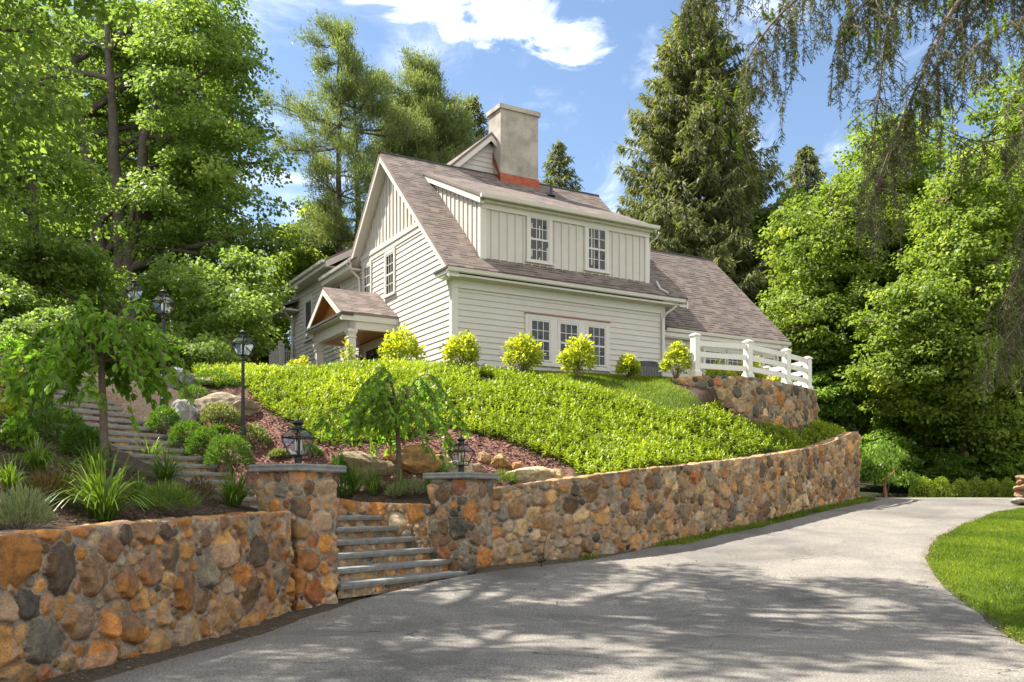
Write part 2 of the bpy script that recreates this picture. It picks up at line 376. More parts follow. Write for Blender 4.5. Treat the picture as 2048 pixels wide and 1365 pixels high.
LOW = [(-5.6, -60)] + [tuple(p) for p in _lw] + [tuple(PL+GB*.35), tuple(PL+GB*.2+GA*.4), tuple(PR-GA*.4+GB*.25), tuple(PR+GB*.3)] + [tuple(p) for p in _rw] + [(9.6, 37.6), (90, 37.6), (90, -60)]
# LOW is the drive side: everything the walls hold back lies outside it
NL, RISE, RUN = 6, .19, .36                                    # steps at the gate
NU, RU, UU = 21, .170, .385                                    # steps up the hillside
TU = 3.6; ZL = .36 + RISE*5                                   # where the long flight starts, landing height
def stair_z(t):
    t = np.asarray(t, float)
    lo = .36 + RISE*np.clip(np.floor((t+.78)/RUN), 0, 5)
    up = ZL + RU*np.clip(np.floor((t-TU)/UU)+1, 0, NU)
    return np.where(t < TU, lo, up)
def smoothpath(P, n):
    P = np.array(P, float); d = np.r_[0, np.cumsum(np.linalg.norm(np.diff(P[:, :2], axis=0), axis=1))]
    s = np.linspace(0, d[-1], n); Q = np.stack([np.interp(s, d, P[:, k]) for k in range(P.shape[1])], 1)
    k = max(3, int(n/len(P)*.7)) | 1; ker = np.ones(k)/k
    for c in range(P.shape[1]):
        a = np.r_[np.full(k//2, np.nan), Q[:, c], np.full(k//2, np.nan)]
        h = k//2; pre = 2*Q[0, c]-Q[1:h+1, c][::-1]; post = 2*Q[-1, c]-Q[-h-1:-1, c][::-1]
        Q[:, c] = np.convolve(np.r_[pre, Q[:, c], post], ker, 'valid')
    return Q
RWS = smoothpath(np.c_[np.array(RW, float), RWT], 140)
def underwall(X, Y, z):
    'soil behind the retaining wall starts just below its top'
    o = z.copy()
    for i in range(0, len(X), 20000):
        d = np.hypot(X[i:i+20000, None]-RWS[None, :, 0], Y[i:i+20000, None]-RWS[None, :, 1]); k = d.argmin(1); dm = d[np.arange(len(k)), k]
        o[i:i+20000] = np.where(dm < 2.2, np.minimum(z[i:i+20000], RWS[k, 2]-.10+.75*np.maximum(dm-.34, 0)), z[i:i+20000])
    return o
def terr(X, Y):
    X = np.atleast_1d(np.asarray(X, float)); Y = np.atleast_1d(np.asarray(Y, float))
    low = inpoly(X, Y, LOW); z = np.where(low, gdrive(Y), underwall(X.ravel(), Y.ravel(), bank(X, Y).ravel()).reshape(X.shape))
    dx = X-STR[0]; dy = Y-STR[1]; t = dx*GB[0]+dy*GB[1]; s = -(dx*GA[0]+dy*GA[1])
    ins = (t > -.95) & (t < TU+NU*UU+.3) & (s > -.12) & (s < np.where(t < 2.2, 3.3, STW+.05))
    z = np.where(ins, np.minimum(z, np.where(t < -.75, gdrive(Y), stair_z(t)) - .22), z)
    return z
def gz(x, y): return float(terr([x], [y])[0])
def hit(px, py, y0=7.0, y1=90.):
    Y = np.arange(y0, y1, .04); X = (px-CXP)/FPX*Y; Z = CAMZ+(HYP-py)/FPX*Y
    k = np.nonzero(Z <= terr(X, Y))[0]
    if len(k) == 0: return None
    return np.array([X[k[0]], Y[k[0]], Z[k[0]]])
def hxy(px, py, dflt=26.):
    h = hit(px, py); return (h[0], h[1]) if h is not None else ((px-CXP)/FPX*dflt, dflt)

def axis(lo, hi, a, b, fine, coarse):
    return np.unique(np.round(np.r_[np.arange(lo, a, coarse), np.arange(a, b, fine), np.arange(b, hi+coarse, coarse)], 4))
gx = axis(-160, 160, -15, 15, .16, 3.); gy = axis(-40, 260, 3, 38, .16, 3.)
GX, GYY = np.meshgrid(gx, gy); GZZ = terr(GX.ravel(), GYY.ravel())
far = np.clip((np.hypot(GX.ravel(), GYY.ravel()-20)-80)/80, 0, 1); GZZ = GZZ*(1-far) + far*9
GZZ += .02*fbm(np.c_[GX.ravel()*1.7, GYY.ravel()*1.7], 3, 3) - .012
nx, ny = len(gx), len(gy); ii = np.arange(ny-1)[:, None]*nx; jj = np.arange(nx-1)[None]
GF = np.stack([ii+jj, ii+jj+1, ii+nx+jj+1, ii+nx+jj], -1).reshape(-1, 4)

# zones of the ground (in plan), from the beds' outlines in the photograph
PACH = [(-8.6, 25.2), (-7.6, 26.8), (-6., 27.6), (-3.5, 27.5), (-1.9, 26.9)] + [hxy(*p) for p in
    ((1010,757),(1100,768),(1190,790),(1290,818),(1350,835),(1400,826),(1440,800))] + [(6.0,26.4),(7.2,27.3),(8.9,29),(10.2,31),(11.0,32.5),(11.35,32)] + \
    [tuple(p) for p in offset_path(smoothpath(RW, 60), -.36)[38:6:-1]] + [hxy(*p) for p in ((1150,950),(1130,932),(1060,908),(990,880),(930,866),(885,852),(850,872),(780,885),(700,890),(640,888),(592,868),(556,838),(522,815),(505,790),(480,772),(425,782),(398,768))]
LAWN2 = [hxy(1010,757),(-1.9,26.9),(-4,27.4),(-6.5,27.6),(-7.5,33),(-2.2,28.3),(-1.3,28.1),(5.0,31.8),(8.,33.5),(9.6,33.8),(9.9,32.2),(9.3,30.6),(8.2,29.6),(6.8,28.0),(5.2,27.4),(4.5,26.9),(5.2,26.1)] + [hxy(*p) for p in ((1385,815),(1350,835),(1290,818),(1190,790),(1100,768))]
EDGE_R = [(6.6,1.0),(5.3,7.5),(5.45,10.1),(6.0,11.6),(6.75,14.8),(7.7,17.5),(9.2,20.4),(11.2,23.2),(13.4,26.0),(16.0,28.2),(20,30.2),(30,33)]     # lawn edge of the drive
EDGE_L = [(-4.3,1.0),(-3.9,6.5),(-3.55,8.4),(-3.0,10.6),(-2.45,13.1),(-.9,15.75),(.1,16.6),(1.1,17.05),(2.66,18.9),(4.25,20.6),(6.4,23.2),(9.25,27.0),(11.4,29.6),(12.5,31.4),(12.7,33.4),(12.2,35.0),(10.5,37.5)]
DRIVE = EDGE_L + [(14.2,36.9),(20,36.4),(30,36.5),(45,37),(45,36)] + EDGE_R[::-1]
LAWNR = EDGE_R + [(60, 33), (60, 1.0)]
cz = np.tile(np.array([[.085, .058, .04]]), (len(GZZ), 1))                                    # bark mulch
gxr, gyr = GX.ravel(), GYY.ravel()
def zone(poly, c): cz[inpoly(gxr, gyr, poly)] = c
zone(LOW, (.11, .09, .062))
zone(LAWNR, (.075, .13, .022)); zone(LAWN2, (.10, .15, .03)); zone(PACH, (.03, .04, .012))
forest = (gyr > 30) & (gxr < -8) | (gyr > 40) | (gxr > 13) & (gyr > 36.5) | (gxr < -14)
cz[forest] = (.035, .04, .018)
mulch = (gxr > -7.5) & (gxr < 1.2) & (gyr > 18.3) & (gyr < 25) & ~inpoly(gxr, gyr, PACH) & ~inpoly(gxr, gyr, LOW)
cz[mulch] = (.2, .105, .08)
def groundmat():
    m, nt, out = newmat('ground_cover_soil'); L = nt.links
    at = nd(nt, 'ShaderNodeAttribute', _attribute_name='col'); tc = nd(nt, 'ShaderNodeTexCoord')
    n1 = nd(nt, 'ShaderNodeTexNoise', Scale=14., Detail=8., Roughness=.75); L.new(tc.outputs['Object'], n1.inputs['Vector'])
    r = ramp(nt, [(.3, (.35, .35, .35)), (.55, (1, 1, 1)), (.75, (1.9, 1.8, 1.7))]); L.new(n1.outputs['Fac'], r.inputs[0])
    b = nd(nt, 'ShaderNodeBsdfPrincipled', Roughness=.95); b.inputs['Specular IOR Level'].default_value = .15
    L.new(mixc(nt, 1.0, at.outputs['Color'], r.outputs[0], 'MULTIPLY'), b.inputs['Base Color'])
    bp = nd(nt, 'ShaderNodeBump', Strength=.8, Distance=.04); L.new(n1.outputs['Fac'], bp.inputs['Height']); L.new(bp.outputs[0], b.inputs['Normal'])
    L.new(b.outputs[0], out.inputs[0]); return m
tag(npmesh('ground', np.c_[gxr, gyr, GZZ], GF, groundmat(), attrs={'col': cz}, smooth=True), kind='structure')

# ------------------------------------------------------------------ asphalt drive
def drive_sheet():
    el = smoothpath(EDGE_L[:14], 420); er = smoothpath(EDGE_R, 420)
    jit = lambda n, s: .035*fbm(np.c_[np.linspace(0, n/6, n), np.zeros(n)], 4, s)
    yl = el[:, 1]; V = []; nc = 46
    el[:, 0] += jit(420, 5); er[:, 0] += jit(420, 9)
    ys = np.r_[np.arange(1.2, 36.4, .11)]
    le = np.interp(ys, el[:, 1], el[:, 0]); le = np.where(ys > 31.4, 12.5+.2*np.sin((ys-31.4)*.8), le); le = np.where(ys > 33.4, 12.7-(ys-33.4)*.9, le)
    re = np.interp(ys, er[:, 1], er[:, 0], right=40)
    t = np.linspace(0, 1, nc)
    X = le[:, None]*(1-t)+re[:, None]*t; Y = np.repeat(ys[:, None], nc, 1)
    Z = gdrive(Y) + .02 + .012*fbm(np.c_[X.ravel()*.6, Y.ravel()*.6], 3, 21).reshape(X.shape)
    edge = np.minimum(t, 1-t)[None]*(re-le)[:, None]; Z -= .03*np.clip(1-edge/.12, 0, 1)
    n = len(ys); i = np.arange(n-1)[:, None]*nc; j = np.arange(nc-1)[None]
    F = np.stack([i+j, i+j+1, i+nc+j+1, i+nc+j], -1).reshape(-1, 4)
    m, nt, out = newmat('asphalt'); L = nt.links; tc = nd(nt, 'ShaderNodeTexCoord')
    n1 = nd(nt, 'ShaderNodeTexNoise', Scale=46., Detail=5., Roughness=.85); L.new(tc.outputs['Object'], n1.inputs['Vector'])
    vo = nd(nt, 'ShaderNodeTexVoronoi', Scale=70.); L.new(tc.outputs['Object'], vo.inputs['Vector'])
    n2 = nd(nt, 'ShaderNodeTexNoise', Scale=.9, Detail=6., Roughness=.65, Distortion=.5); L.new(tc.outputs['Object'], n2.inputs['Vector'])
    r1 = ramp(nt, [(.36, (.058, .053, .047)), (.5, (.165, .152, .134)), (.62, (.34, .312, .27))]); L.new(n1.outputs['Fac'], r1.inputs[0])
    r2 = ramp(nt, [(.3, (.8, .8, .81)), (.7, (1.2, 1.18, 1.14))]); L.new(n2.outputs['Fac'], r2.inputs[0])
    c = mixc(nt, 1.0, r1.outputs[0], r2.outputs[0], 'MULTIPLY')
    rv = ramp(nt, [(.1, (1.6, 1.55, 1.5)), (.3, (1, 1, 1))]); L.new(vo.outputs['Distance'], rv.inputs[0])
    c = mixc(nt, .6, c, mixc(nt, 1.0, c, rv.outputs[0], 'MULTIPLY'))
    # wheel-worn lanes, old patches and hairline cracks
    n5 = nd(nt, 'ShaderNodeTexNoise', Scale=.33, Detail=4., Roughness=.6, Distortion=1.); L.new(tc.outputs['Object'], n5.inputs['Vector'])
    r5 = ramp(nt, [(.36, (.70, .70, .70)), (.5, (1, 1, 1)), (.66, (1.18, 1.16, 1.12))]); L.new(n5.outputs['Fac'], r5.inputs[0]); c = mixc(nt, 1.0, c, r5.outputs[0], 'MULTIPLY')
    wp = nd(nt, 'ShaderNodeTexNoise', Scale=1.3, Detail=5.); L.new(tc.outputs['Object'], wp.inputs['Vector'])
    wv = mixc(nt, .28, tc.outputs['Object'], wp.outputs['Color'], 'LINEAR_LIGHT')
    v5 = nd(nt, 'ShaderNodeTexVoronoi', _feature='DISTANCE_TO_EDGE', Scale=.42); L.new(wv, v5.inputs['Vector'])
    r6 = ramp(nt, [(.0, (1, 1, 1)), (.006, (0, 0, 0))]); L.new(v5.outputs['Distance'], r6.inputs[0])
    gate = ramp(nt, [(.52, (0, 0, 0)), (.6, (1, 1, 1))]); L.new(n2.outputs['Fac'], gate.inputs[0])
    mk = nd(nt, 'ShaderNodeMath', _operation='MULTIPLY'); L.new(r6.outputs[0], mk.inputs[0]); L.new(gate.outputs[0], mk.inputs[1])
    c = mixc(nt, mk.outputs[0], c, (.03, .028, .026))
    b = nd(nt, 'ShaderNodeBsdfPrincipled', Roughness=.85); b.inputs['Specular IOR Level'].default_value = .35; L.new(c, b.inputs['Base Color'])
    bp = nd(nt, 'ShaderNodeBump', Strength=.5, Distance=.012); L.new(n1.outputs['Fac'], bp.inputs['Height']); L.new(bp.outputs[0], b.inputs['Normal'])
    L.new(b.outputs[0], out.inputs[0])
    tag(npmesh('driveway', np.c_[X.ravel(), Y.ravel(), Z.ravel()], F, m, smooth=True), kind='structure')
drive_sheet()

# ------------------------------------------------------------------ fieldstone masonry
PAL = np.array([(.40,.19,.06),(.36,.165,.055),(.42,.235,.09),(.38,.235,.11),(.32,.2,.1),(.24,.145,.075),(.17,.11,.065),(.17,.15,.115),(.23,.2,.155),(.085,.075,.06),(.42,.31,.18),(.32,.12,.045),(.35,.245,.135)])*np.array([1.04, .97, .84])
PALW = dict(warm=np.array([3.4,3.2,2.8,2.2,1.8,1.5,1.1,.5,.5,.6,.9,1.2,1.6]), tan=np.array([.8,.5,1.5,3,2.8,2.2,1.4,.4,.5,.35,2.6,.4,3.2]), grey=np.array([.7,.7,.7,1.2,1.5,2,2,2,2,1.6,.8,.8,1.2]))
MORT = np.array([.29, .245, .19])
def sites(s1, w0, w1, radii, rg, flat=1.0):
    """stones of many sizes thrown in, largest first; ellipses in the (run, drop) plane"""
    C = np.zeros((0, 2)); R = np.zeros(0)
    area = s1*(w1-w0)
    for r, cov in radii:
        tries = int(area*cov/(r*r)) + 4
        P = np.c_[rg.uniform(-.1, s1+.1, tries), rg.uniform(w0, w1, tries)]; rr = r*rg.uniform(.8, 1.22, tries)
        for p, q in zip(P, rr):
            if len(C):
                near = np.abs(C[:, 0]-p[0]) < .9
                if near.any() and (np.hypot(*(C[near]-p).T) < (R[near]+q)*.93).any(): continue
            C = np.vstack([C, p]); R = np.r_[R, q]
    n = len(R); asp = np.exp(rg.normal(.16*flat, .24, n)); ang = rg.normal(0, .45, n)
    return C, R, asp, ang
def masonry(P2, sit, rg, pal, depth=1.0, warp=.024):
    """height and colour of every point of the wall face"""
    C, R, asp, ang = sit; n = len(P2)
    col_i = rg.choice(len(PAL), len(R), p=PALW[pal]/PALW[pal].sum()); SC = PAL[col_i]*rg.uniform(.7, 1.4, (len(R), 1))
    tilt = rg.normal(0, .22, (len(R), 2)); prot = rg.uniform(.6, 1.3, len(R)); pw = rg.uniform(1.7, 3.4, len(R))
    H = np.zeros(n); CO = np.zeros((n, 3)); ids = np.zeros(n, int)
    Q = P2 + warp*np.c_[fbm(P2*5.3, 3, 11), fbm(P2*5.3, 3, 12)]
    order = np.argsort(P2[:, 0]); ca, sa = np.cos(ang), np.sin(ang)
    for k in range(0, n, 3000):
        ix = order[k:k+3000]; q = Q[ix]
        near = np.nonzero((C[:, 0] > q[:, 0].min()-.7) & (C[:, 0] < q[:, 0].max()+.7))[0]
        d = q[:, None]-C[near][None]
        u = (d[..., 0]*ca[near]+d[..., 1]*sa[near])/np.sqrt(asp[near]); v = (-d[..., 0]*sa[near]+d[..., 1]*ca[near])*np.sqrt(asp[near])
        p_ = 2.6; f = (np.abs(u)**p_+np.abs(v)**p_)**(1/p_)/R[near]
        o = np.argpartition(f, 2, axis=1)[:, :2]; fa = np.take_along_axis(f, o, 1); sw = fa[:, 0] > fa[:, 1]
        i1 = np.where(sw, o[:, 1], o[:, 0]); i2 = np.where(sw, o[:, 0], o[:, 1]); f1 = fa.min(1); f2 = fa.max(1)
        a, b = near[i1], near[i2]
        gap = np.minimum((1.14-f1)*R[a], (f2-f1)*R[a]*R[b]/(R[a]+R[b])*1.15) - .010
        t = np.clip(gap/(R[a]*.5), 0, 1)
        dd = q-C[a]
        top = (.02+.19*R[a])*prot[a]
        h = top*(1-(1-t)**pw[a]) + (dd*tilt[a]).sum(1)*np.clip(t*3, 0, 1)
        st = gap > 0
        H[ix] = np.where(st, np.maximum(h, .006), -.004); ids[ix] = np.where(st, a, -1)
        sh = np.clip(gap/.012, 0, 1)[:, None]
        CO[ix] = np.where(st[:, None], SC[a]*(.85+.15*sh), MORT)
    fine = fbm(P2*16, 4, 5); med = fbm(P2*6+ids[:, None]*3.7, 3, 8)
    H = H*depth + .008*fine + np.where(ids >= 0, .03*np.abs(med)*-1, .004*med)
    CO = CO*(1+.3*fine[:, None])*(1+np.where(ids >= 0, .3, .1)[:, None]*med[:, None])
    # a second hue wanders inside each stone
    sec = np.where((ids >= 0) & (vnoise(P2*4+ids[:, None]*1.3, 31) > .58), 1, 0)[:, None]
    CO = CO*(1-.4*sec) + .4*sec*CO.mean(1, keepdims=True)*np.array([1.05, .98, .9])
    return H, np.clip(CO, .012, .7)
def stone_run(name, path, ztop, zbase, T, res, radii, pal, seed, parent=None, closed=False, zf=None, flat=1.0, depth=1.0):
    """a wall along a path (plan points, drive side), top heights per point; T = thickness of the visible top"""
    rg = np.random.default_rng(seed)
    P = np.array(path, float)
    if not closed:
        L0 = np.linalg.norm(np.diff(P, axis=0), axis=1).sum(); Q = smoothpath(np.c_[P, ztop], max(int(L0/.2), 8)); P = Q[:, :2]; ztop = Q[:, 2]
    d = np.r_[0, np.cumsum(np.linalg.norm(np.diff(P, axis=0), axis=1))]; S = d[-1]; ns = int(S/res)+1; s = np.linspace(0, S, ns)
    X = np.stack([np.interp(s, d, P[:, k]) for k in (0, 1)], 1); zt = np.interp(s, d, ztop) if not np.isscalar(ztop) else np.full(ns, ztop)
    t = unit(np.gradient(X, axis=0)); k = 5
    N = np.c_[t[:, 1], -t[:, 0]]
    for c in (0, 1): N[:, c] = np.convolve(np.pad(N[:, c], k, mode='edge'), np.ones(2*k+1)/(2*k+1), 'valid')
    N = unit(N)
    zb = gdrive(X[:, 1])-.08 if zbase is None else (zbase(X) if callable(zbase) else np.full(ns, zbase))
    zt = zt + (.014 if T > 0 else .0)*fbm(np.c_[s*1.3, np.zeros(ns)], 3, seed); Hh = zt-zb
    nv = int(Hh.max()/res)+1; nt_ = int(T/res/1.5)+1 if T > 0 else 0
    fr = np.linspace(0, 1, nv); wtop = np.linspace(-T, 0, nt_, endpoint=False) if nt_ else np.zeros(0)
    Wd = np.concatenate([np.repeat(wtop[None], ns, 0), fr[None]*Hh[:, None]], 1)     # (ns, nw) drop below the top edge
    Sg = np.repeat(s[:, None], Wd.shape[1], 1)
    sit = sites(S, -T-.1, Hh.max()+.1, radii, rg, flat)
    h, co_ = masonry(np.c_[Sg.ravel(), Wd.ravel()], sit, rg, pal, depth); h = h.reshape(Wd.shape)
    th = np.clip((.035-Wd)/.06, 0, 1)*math.pi/2 if T > 0 else np.zeros_like(Wd)
    drop = np.maximum(Wd, 0); back = np.maximum(-Wd, 0)
    hh = h*np.where(Wd < 0, .3, np.clip(.45+Wd*4, 0, 1) if T > 0 else 1.0)
    x = X[:, None, :] + N[:, None, :]*(hh*np.cos(th)-back)[..., None]
    z = zt[:, None]-drop + hh*np.sin(th)
    V = np.concatenate([x, z[..., None]], -1).reshape(-1, 3); nw = Wd.shape[1]
    i = np.arange(ns-1)[:, None]*nw; j = np.arange(nw-1)[None]
    F = np.stack([i+j, i+j+1, i+nw+j+1, i+nw+j], -1).reshape(-1, 4)
    if parent is not None:
        V = V-np.array(parent.location)[None]
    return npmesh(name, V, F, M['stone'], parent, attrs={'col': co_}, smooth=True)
BIG = [(.205, .4), (.155, 1.0), (.115, 1.8), (.085, 2.5), (.06, 2.5), (.043, 1.6)]
MID = [(.19, .25), (.145, .9), (.11, 1.8), (.082, 2.6), (.06, 2.6), (.045, 1.5)]
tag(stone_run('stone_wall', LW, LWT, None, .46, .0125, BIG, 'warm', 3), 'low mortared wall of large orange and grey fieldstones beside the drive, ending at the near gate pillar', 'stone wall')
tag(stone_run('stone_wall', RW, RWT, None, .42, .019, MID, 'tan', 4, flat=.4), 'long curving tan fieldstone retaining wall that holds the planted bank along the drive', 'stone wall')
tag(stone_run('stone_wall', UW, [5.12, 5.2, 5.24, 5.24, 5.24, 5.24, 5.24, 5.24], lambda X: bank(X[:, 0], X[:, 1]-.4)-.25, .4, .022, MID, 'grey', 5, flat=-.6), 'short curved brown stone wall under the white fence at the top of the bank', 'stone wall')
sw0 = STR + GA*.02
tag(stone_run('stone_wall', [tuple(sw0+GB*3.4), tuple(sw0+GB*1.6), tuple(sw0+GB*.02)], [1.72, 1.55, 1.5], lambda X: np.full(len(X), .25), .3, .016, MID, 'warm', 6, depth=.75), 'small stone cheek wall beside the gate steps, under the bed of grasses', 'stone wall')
# its visible face looks across the steps, towards -GA
def pillar(corner, label, seed, pal):
    c = np.array(corner); w = .78; cen = c + (GA+GB)*w/2; z0 = float(gdrive(c[1]))-.12; zt = 1.955
    o = empty('gate_pillar', (cen[0], cen[1], z0), label, 'pillar', 'stone pillars of the gate')
    # perimeter with rounded corners, starting at the hidden back corner, clockwise seen from above
    q = []; r = .028; cor = [c+(GA+GB)*w, c+GA*w, c, c+GB*w]
    cor = [c+(GA+GB)*w, c+GB*w, c, c+GA*w]
    for a in range(4):
        p0, p1, p2 = cor[a-1], cor[a], cor[(a+1) % 4]; d0 = unit(p0-p1); d2 = unit(p2-p1)
        for f in np.linspace(0, 1, 6):
            A = p1+d0*r; B = p1+d2*r; q.append((1-f)**2*A+2*f*(1-f)*p1+f*f*B)
    q = np.array(q+[q[0]])
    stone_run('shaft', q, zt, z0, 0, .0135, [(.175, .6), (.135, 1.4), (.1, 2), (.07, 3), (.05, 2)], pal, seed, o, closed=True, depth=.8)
    m = MB(); e = .09; rgp = np.random.default_rng(seed)
    n = 9; ring = []
    for a in range(4):
        k0 = [(-1, -1), (1, -1), (1, 1), (-1, 1)][a]; k1 = [(1, -1), (1, 1), (-1, 1), (-1, -1)][a]
        for i in range(n):
            f = i/n; uu = np.array(k0)*(1-f)+np.array(k1)*f
            ring.append((GA*uu[0]+GB*uu[1])*(w/2+e+rgp.uniform(-.012, .012)))
    zc = zt-z0
    lv = [[(p[0]*s_, p[1]*s_, zc+z_+rgp.uniform(-.004, .004)) for p in ring] for s_, z_ in ((.97, 0), (1.0, .02), (.985, .055), (1.0, .085), (.965, .108))]
    for A, B in zip(lv, lv[1:]):
        for i in range(len(A)): j = (i+1) % len(A); m.poly([A[i], A[j], B[j], B[i]])
    m.poly(lv[0][::-1]); m.poly(lv[-1]); m.build('cap', M['bluestone'], o)
    return cen, zt+.108
PILL = [pillar(PL, 'near square fieldstone gate pillar with orange stones and bluestone cap at the end of the low wall', 11, 'warm'),
        pillar(PR, 'far square fieldstone gate pillar, darker and smaller in view, where the curving wall begins', 12, 'grey')]

# ------------------------------------------------------------------ steps
def slab(m, a, b, back, z, th, rg, over=.03):
    """tread: from plan point a to b along its front, running back; rough front edge"""
    a = np.array(a); b = np.array(b); bd = np.array(back); L_ = np.linalg.norm(b-a); d = (b-a)/L_; f = unit(bd)
    n = max(int(L_/.16), 4); top = []; bot = []; tb = []; bb = []
    for i in range(n+1):
        p = a+d*L_*i/n; o = -f*(over+rg.uniform(-.014, .014)); zz = z+rg.uniform(-.004, .004)
        top.append((*(p+o*.7), zz)); bot.append((*(p+o), zz-th*.4)); bb.append((*(p+o*.6), z-th)); tb.append((*(p+bd), z))
    for i in range(n):
        m.poly([top[i], top[i+1], tb[i+1], tb[i]]); m.poly([bot[i], bot[i+1], top[i+1], top[i]]); m.poly([bb[i], bb[i+1], bot[i+1], bot[i]])
        m.poly([tb[i], tb[i+1], (*tb[i+1][:2], z-th), (*tb[i][:2], z-th)][::1]); m.poly([bb[i+1], bb[i], (*tb[i][:2], z-th), (*tb[i+1][:2], z-th)])
    for k in (0, n): m.poly([top[k], bot[k], bb[k], (*tb[k][:2], z-th), tb[k]])
def riserface(name, o, a, b, z0, z1, seed, parent):
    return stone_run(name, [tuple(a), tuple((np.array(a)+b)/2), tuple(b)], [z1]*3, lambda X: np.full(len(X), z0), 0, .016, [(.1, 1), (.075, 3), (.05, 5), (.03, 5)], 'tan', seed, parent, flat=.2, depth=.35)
def flight(name, label, n, t0, z0, rise, run, wid, right0, mat, seed, group=None, xtra=None):
    base = np.array(right0)+GB*t0
    o = empty(name, (base[0], base[1], z0-rise), label, 'stairs')
    rg = np.random.default_rng(seed)
    for k in range(n):
        wl, wr = (xtra(k) if xtra else (wid, 0.))
        ends = rg.uniform(-.05, .05) if not xtra else 0
        a = base+GB*run*k-GA*wl; b = base+GB*run*k+GA*(wr+ends); z = z0+rise*k; th = .08
        m = MB(lambda x, y, zz, o=o: (x-o.location[0], y-o.location[1], zz-o.location[2]))
        slab(m, a, b, GB*(run+.06), z, th, rg); m.build('tread', M['bluestone'], o)
        riserface('riser', o, a+GB*.03, b+GB*.03, z-rise-.02, z-th+.004, seed*50+k, o)
    return o
flight('stone_steps', 'short flight of six bluestone steps between the two gate pillars', NL, -.78, .36, RISE, RUN, 0, STR, None, 21,
       xtra=lambda k: (3.2, 0. if k < 3 else -.04*(k-2)))
flight('stone_stairs', 'long hillside staircase of weathered bluestone treads climbing behind the small trees on the left', NU, TU, ZL+RU, RU, UU, STW, STR, None, 22)
m = MB(); a = STR+GB*(RUN*6-.78); b = STR+GB*(TU+.1); m.hexa([(*(a-GA*2.9), ZL-.2), (*a, ZL-.2), (*b, ZL-.2), (*(b-GA*2.9), ZL-.2), (*(a-GA*2.9), ZL-.012), (*a, ZL-.012), (*b, ZL-.012), (*(b-GA*2.9), ZL-.012)])
tag(m.build('landing_path', M['bluestone']), kind='structure')
# ------------------------------------------------------------------ the house, in its own frame: x along the long front, y back along the gable wall
TH = math.radians(30); HB = 5.2; D0 = 28.; HO = (-119/FPX*D0, D0)
house = empty('house', (HO[0], HO[1], HB), 'white clapboard house with brown shingle roof, long dormer and tall stucco chimney on the hilltop', 'house', rz=TH)
def hloc(x, y, z=0): c, s = math.cos(TH), math.sin(TH); return np.array([HO[0]+x*c-y*s, HO[1]+x*s+y*c, z])
def Z(x, y, z): return (x, y, z-HB)
PF = lambda y0: (lambda s, z, o: Z(s, y0-o, z))            # a wall facing the front (-y); o = out of the wall
PG = lambda x0: (lambda s, z, o: Z(x0-o, s, z))            # a wall facing the gable side (-x)
def clip(poly, f):
    out = []
    for i, p in enumerate(poly):
        q = poly[(i+1) % len(poly)]; a, b = f(p), f(q)
        if a >= 0: out.append(p)
        if a*b < 0: t = a/(a-b); out.append((p[0]+(q[0]-p[0])*t, p[1]+(q[1]-p[1])*t))
    return out
def clap(name, poly, mp, e=.18, parent=house, flip=False):
    m = MB(mp); z0 = min(p[1] for p in poly); z1 = max(p[1] for p in poly); n = math.ceil((z1-z0)/e)
    for k in range(n):
        a, b = z0+k*e, z0+(k+1)*e
        q = clip(clip(poly, lambda p: p[1]-a), lambda p: b-p[1])
        if len(q) < 3: continue
        lip = .024
        m.poly([(s, z, lip*(1-(z-a)/e)+.002) for s, z in q])
        bt = sorted(s for s, z in q if abs(z-a) < 1e-5)
        if len(bt) >= 2: m.poly([(bt[0], a, .002), (bt[-1], a, .002), (bt[-1], a, lip+.002), (bt[0], a, lip+.002)])
    return m.build(name, M['siding'], parent)
def batten(name, poly, mp, sp=.285, parent=house, s_from=None):
    m = MB(mp); m.poly([(s, z, .0) for s, z in poly])
    s0 = min(p[0] for p in poly); s1 = max(p[0] for p in poly); s = (s_from if s_from is not None else s0+sp*.5)
    while s < s1-.03:
        q = clip(clip(poly, lambda p: p[0]-(s-.022)), lambda p: (s+.022)-p[0])
        if len(q) >= 3:
            c = (sum(p[0] for p in q)/len(q)); m.poly([(a, z, .032) for a, z in q])
            for i in range(len(q)):
                p, r = q[i], q[(i+1) % len(q)]; m.poly([(*p, 0), (*r, 0), (*r, .032), (*p, .032)])
        s += sp
    return m.build(name, M['siding'], parent)
def pbox(m, s0, s1, z0, z1, o0, o1): m.hexa([(s0,z0,o0),(s1,z0,o0),(s1,z0,o1),(s0,z0,o1),(s0,z1,o0),(s1,z1,o0),(s1,z1,o1),(s0,z1,o1)])
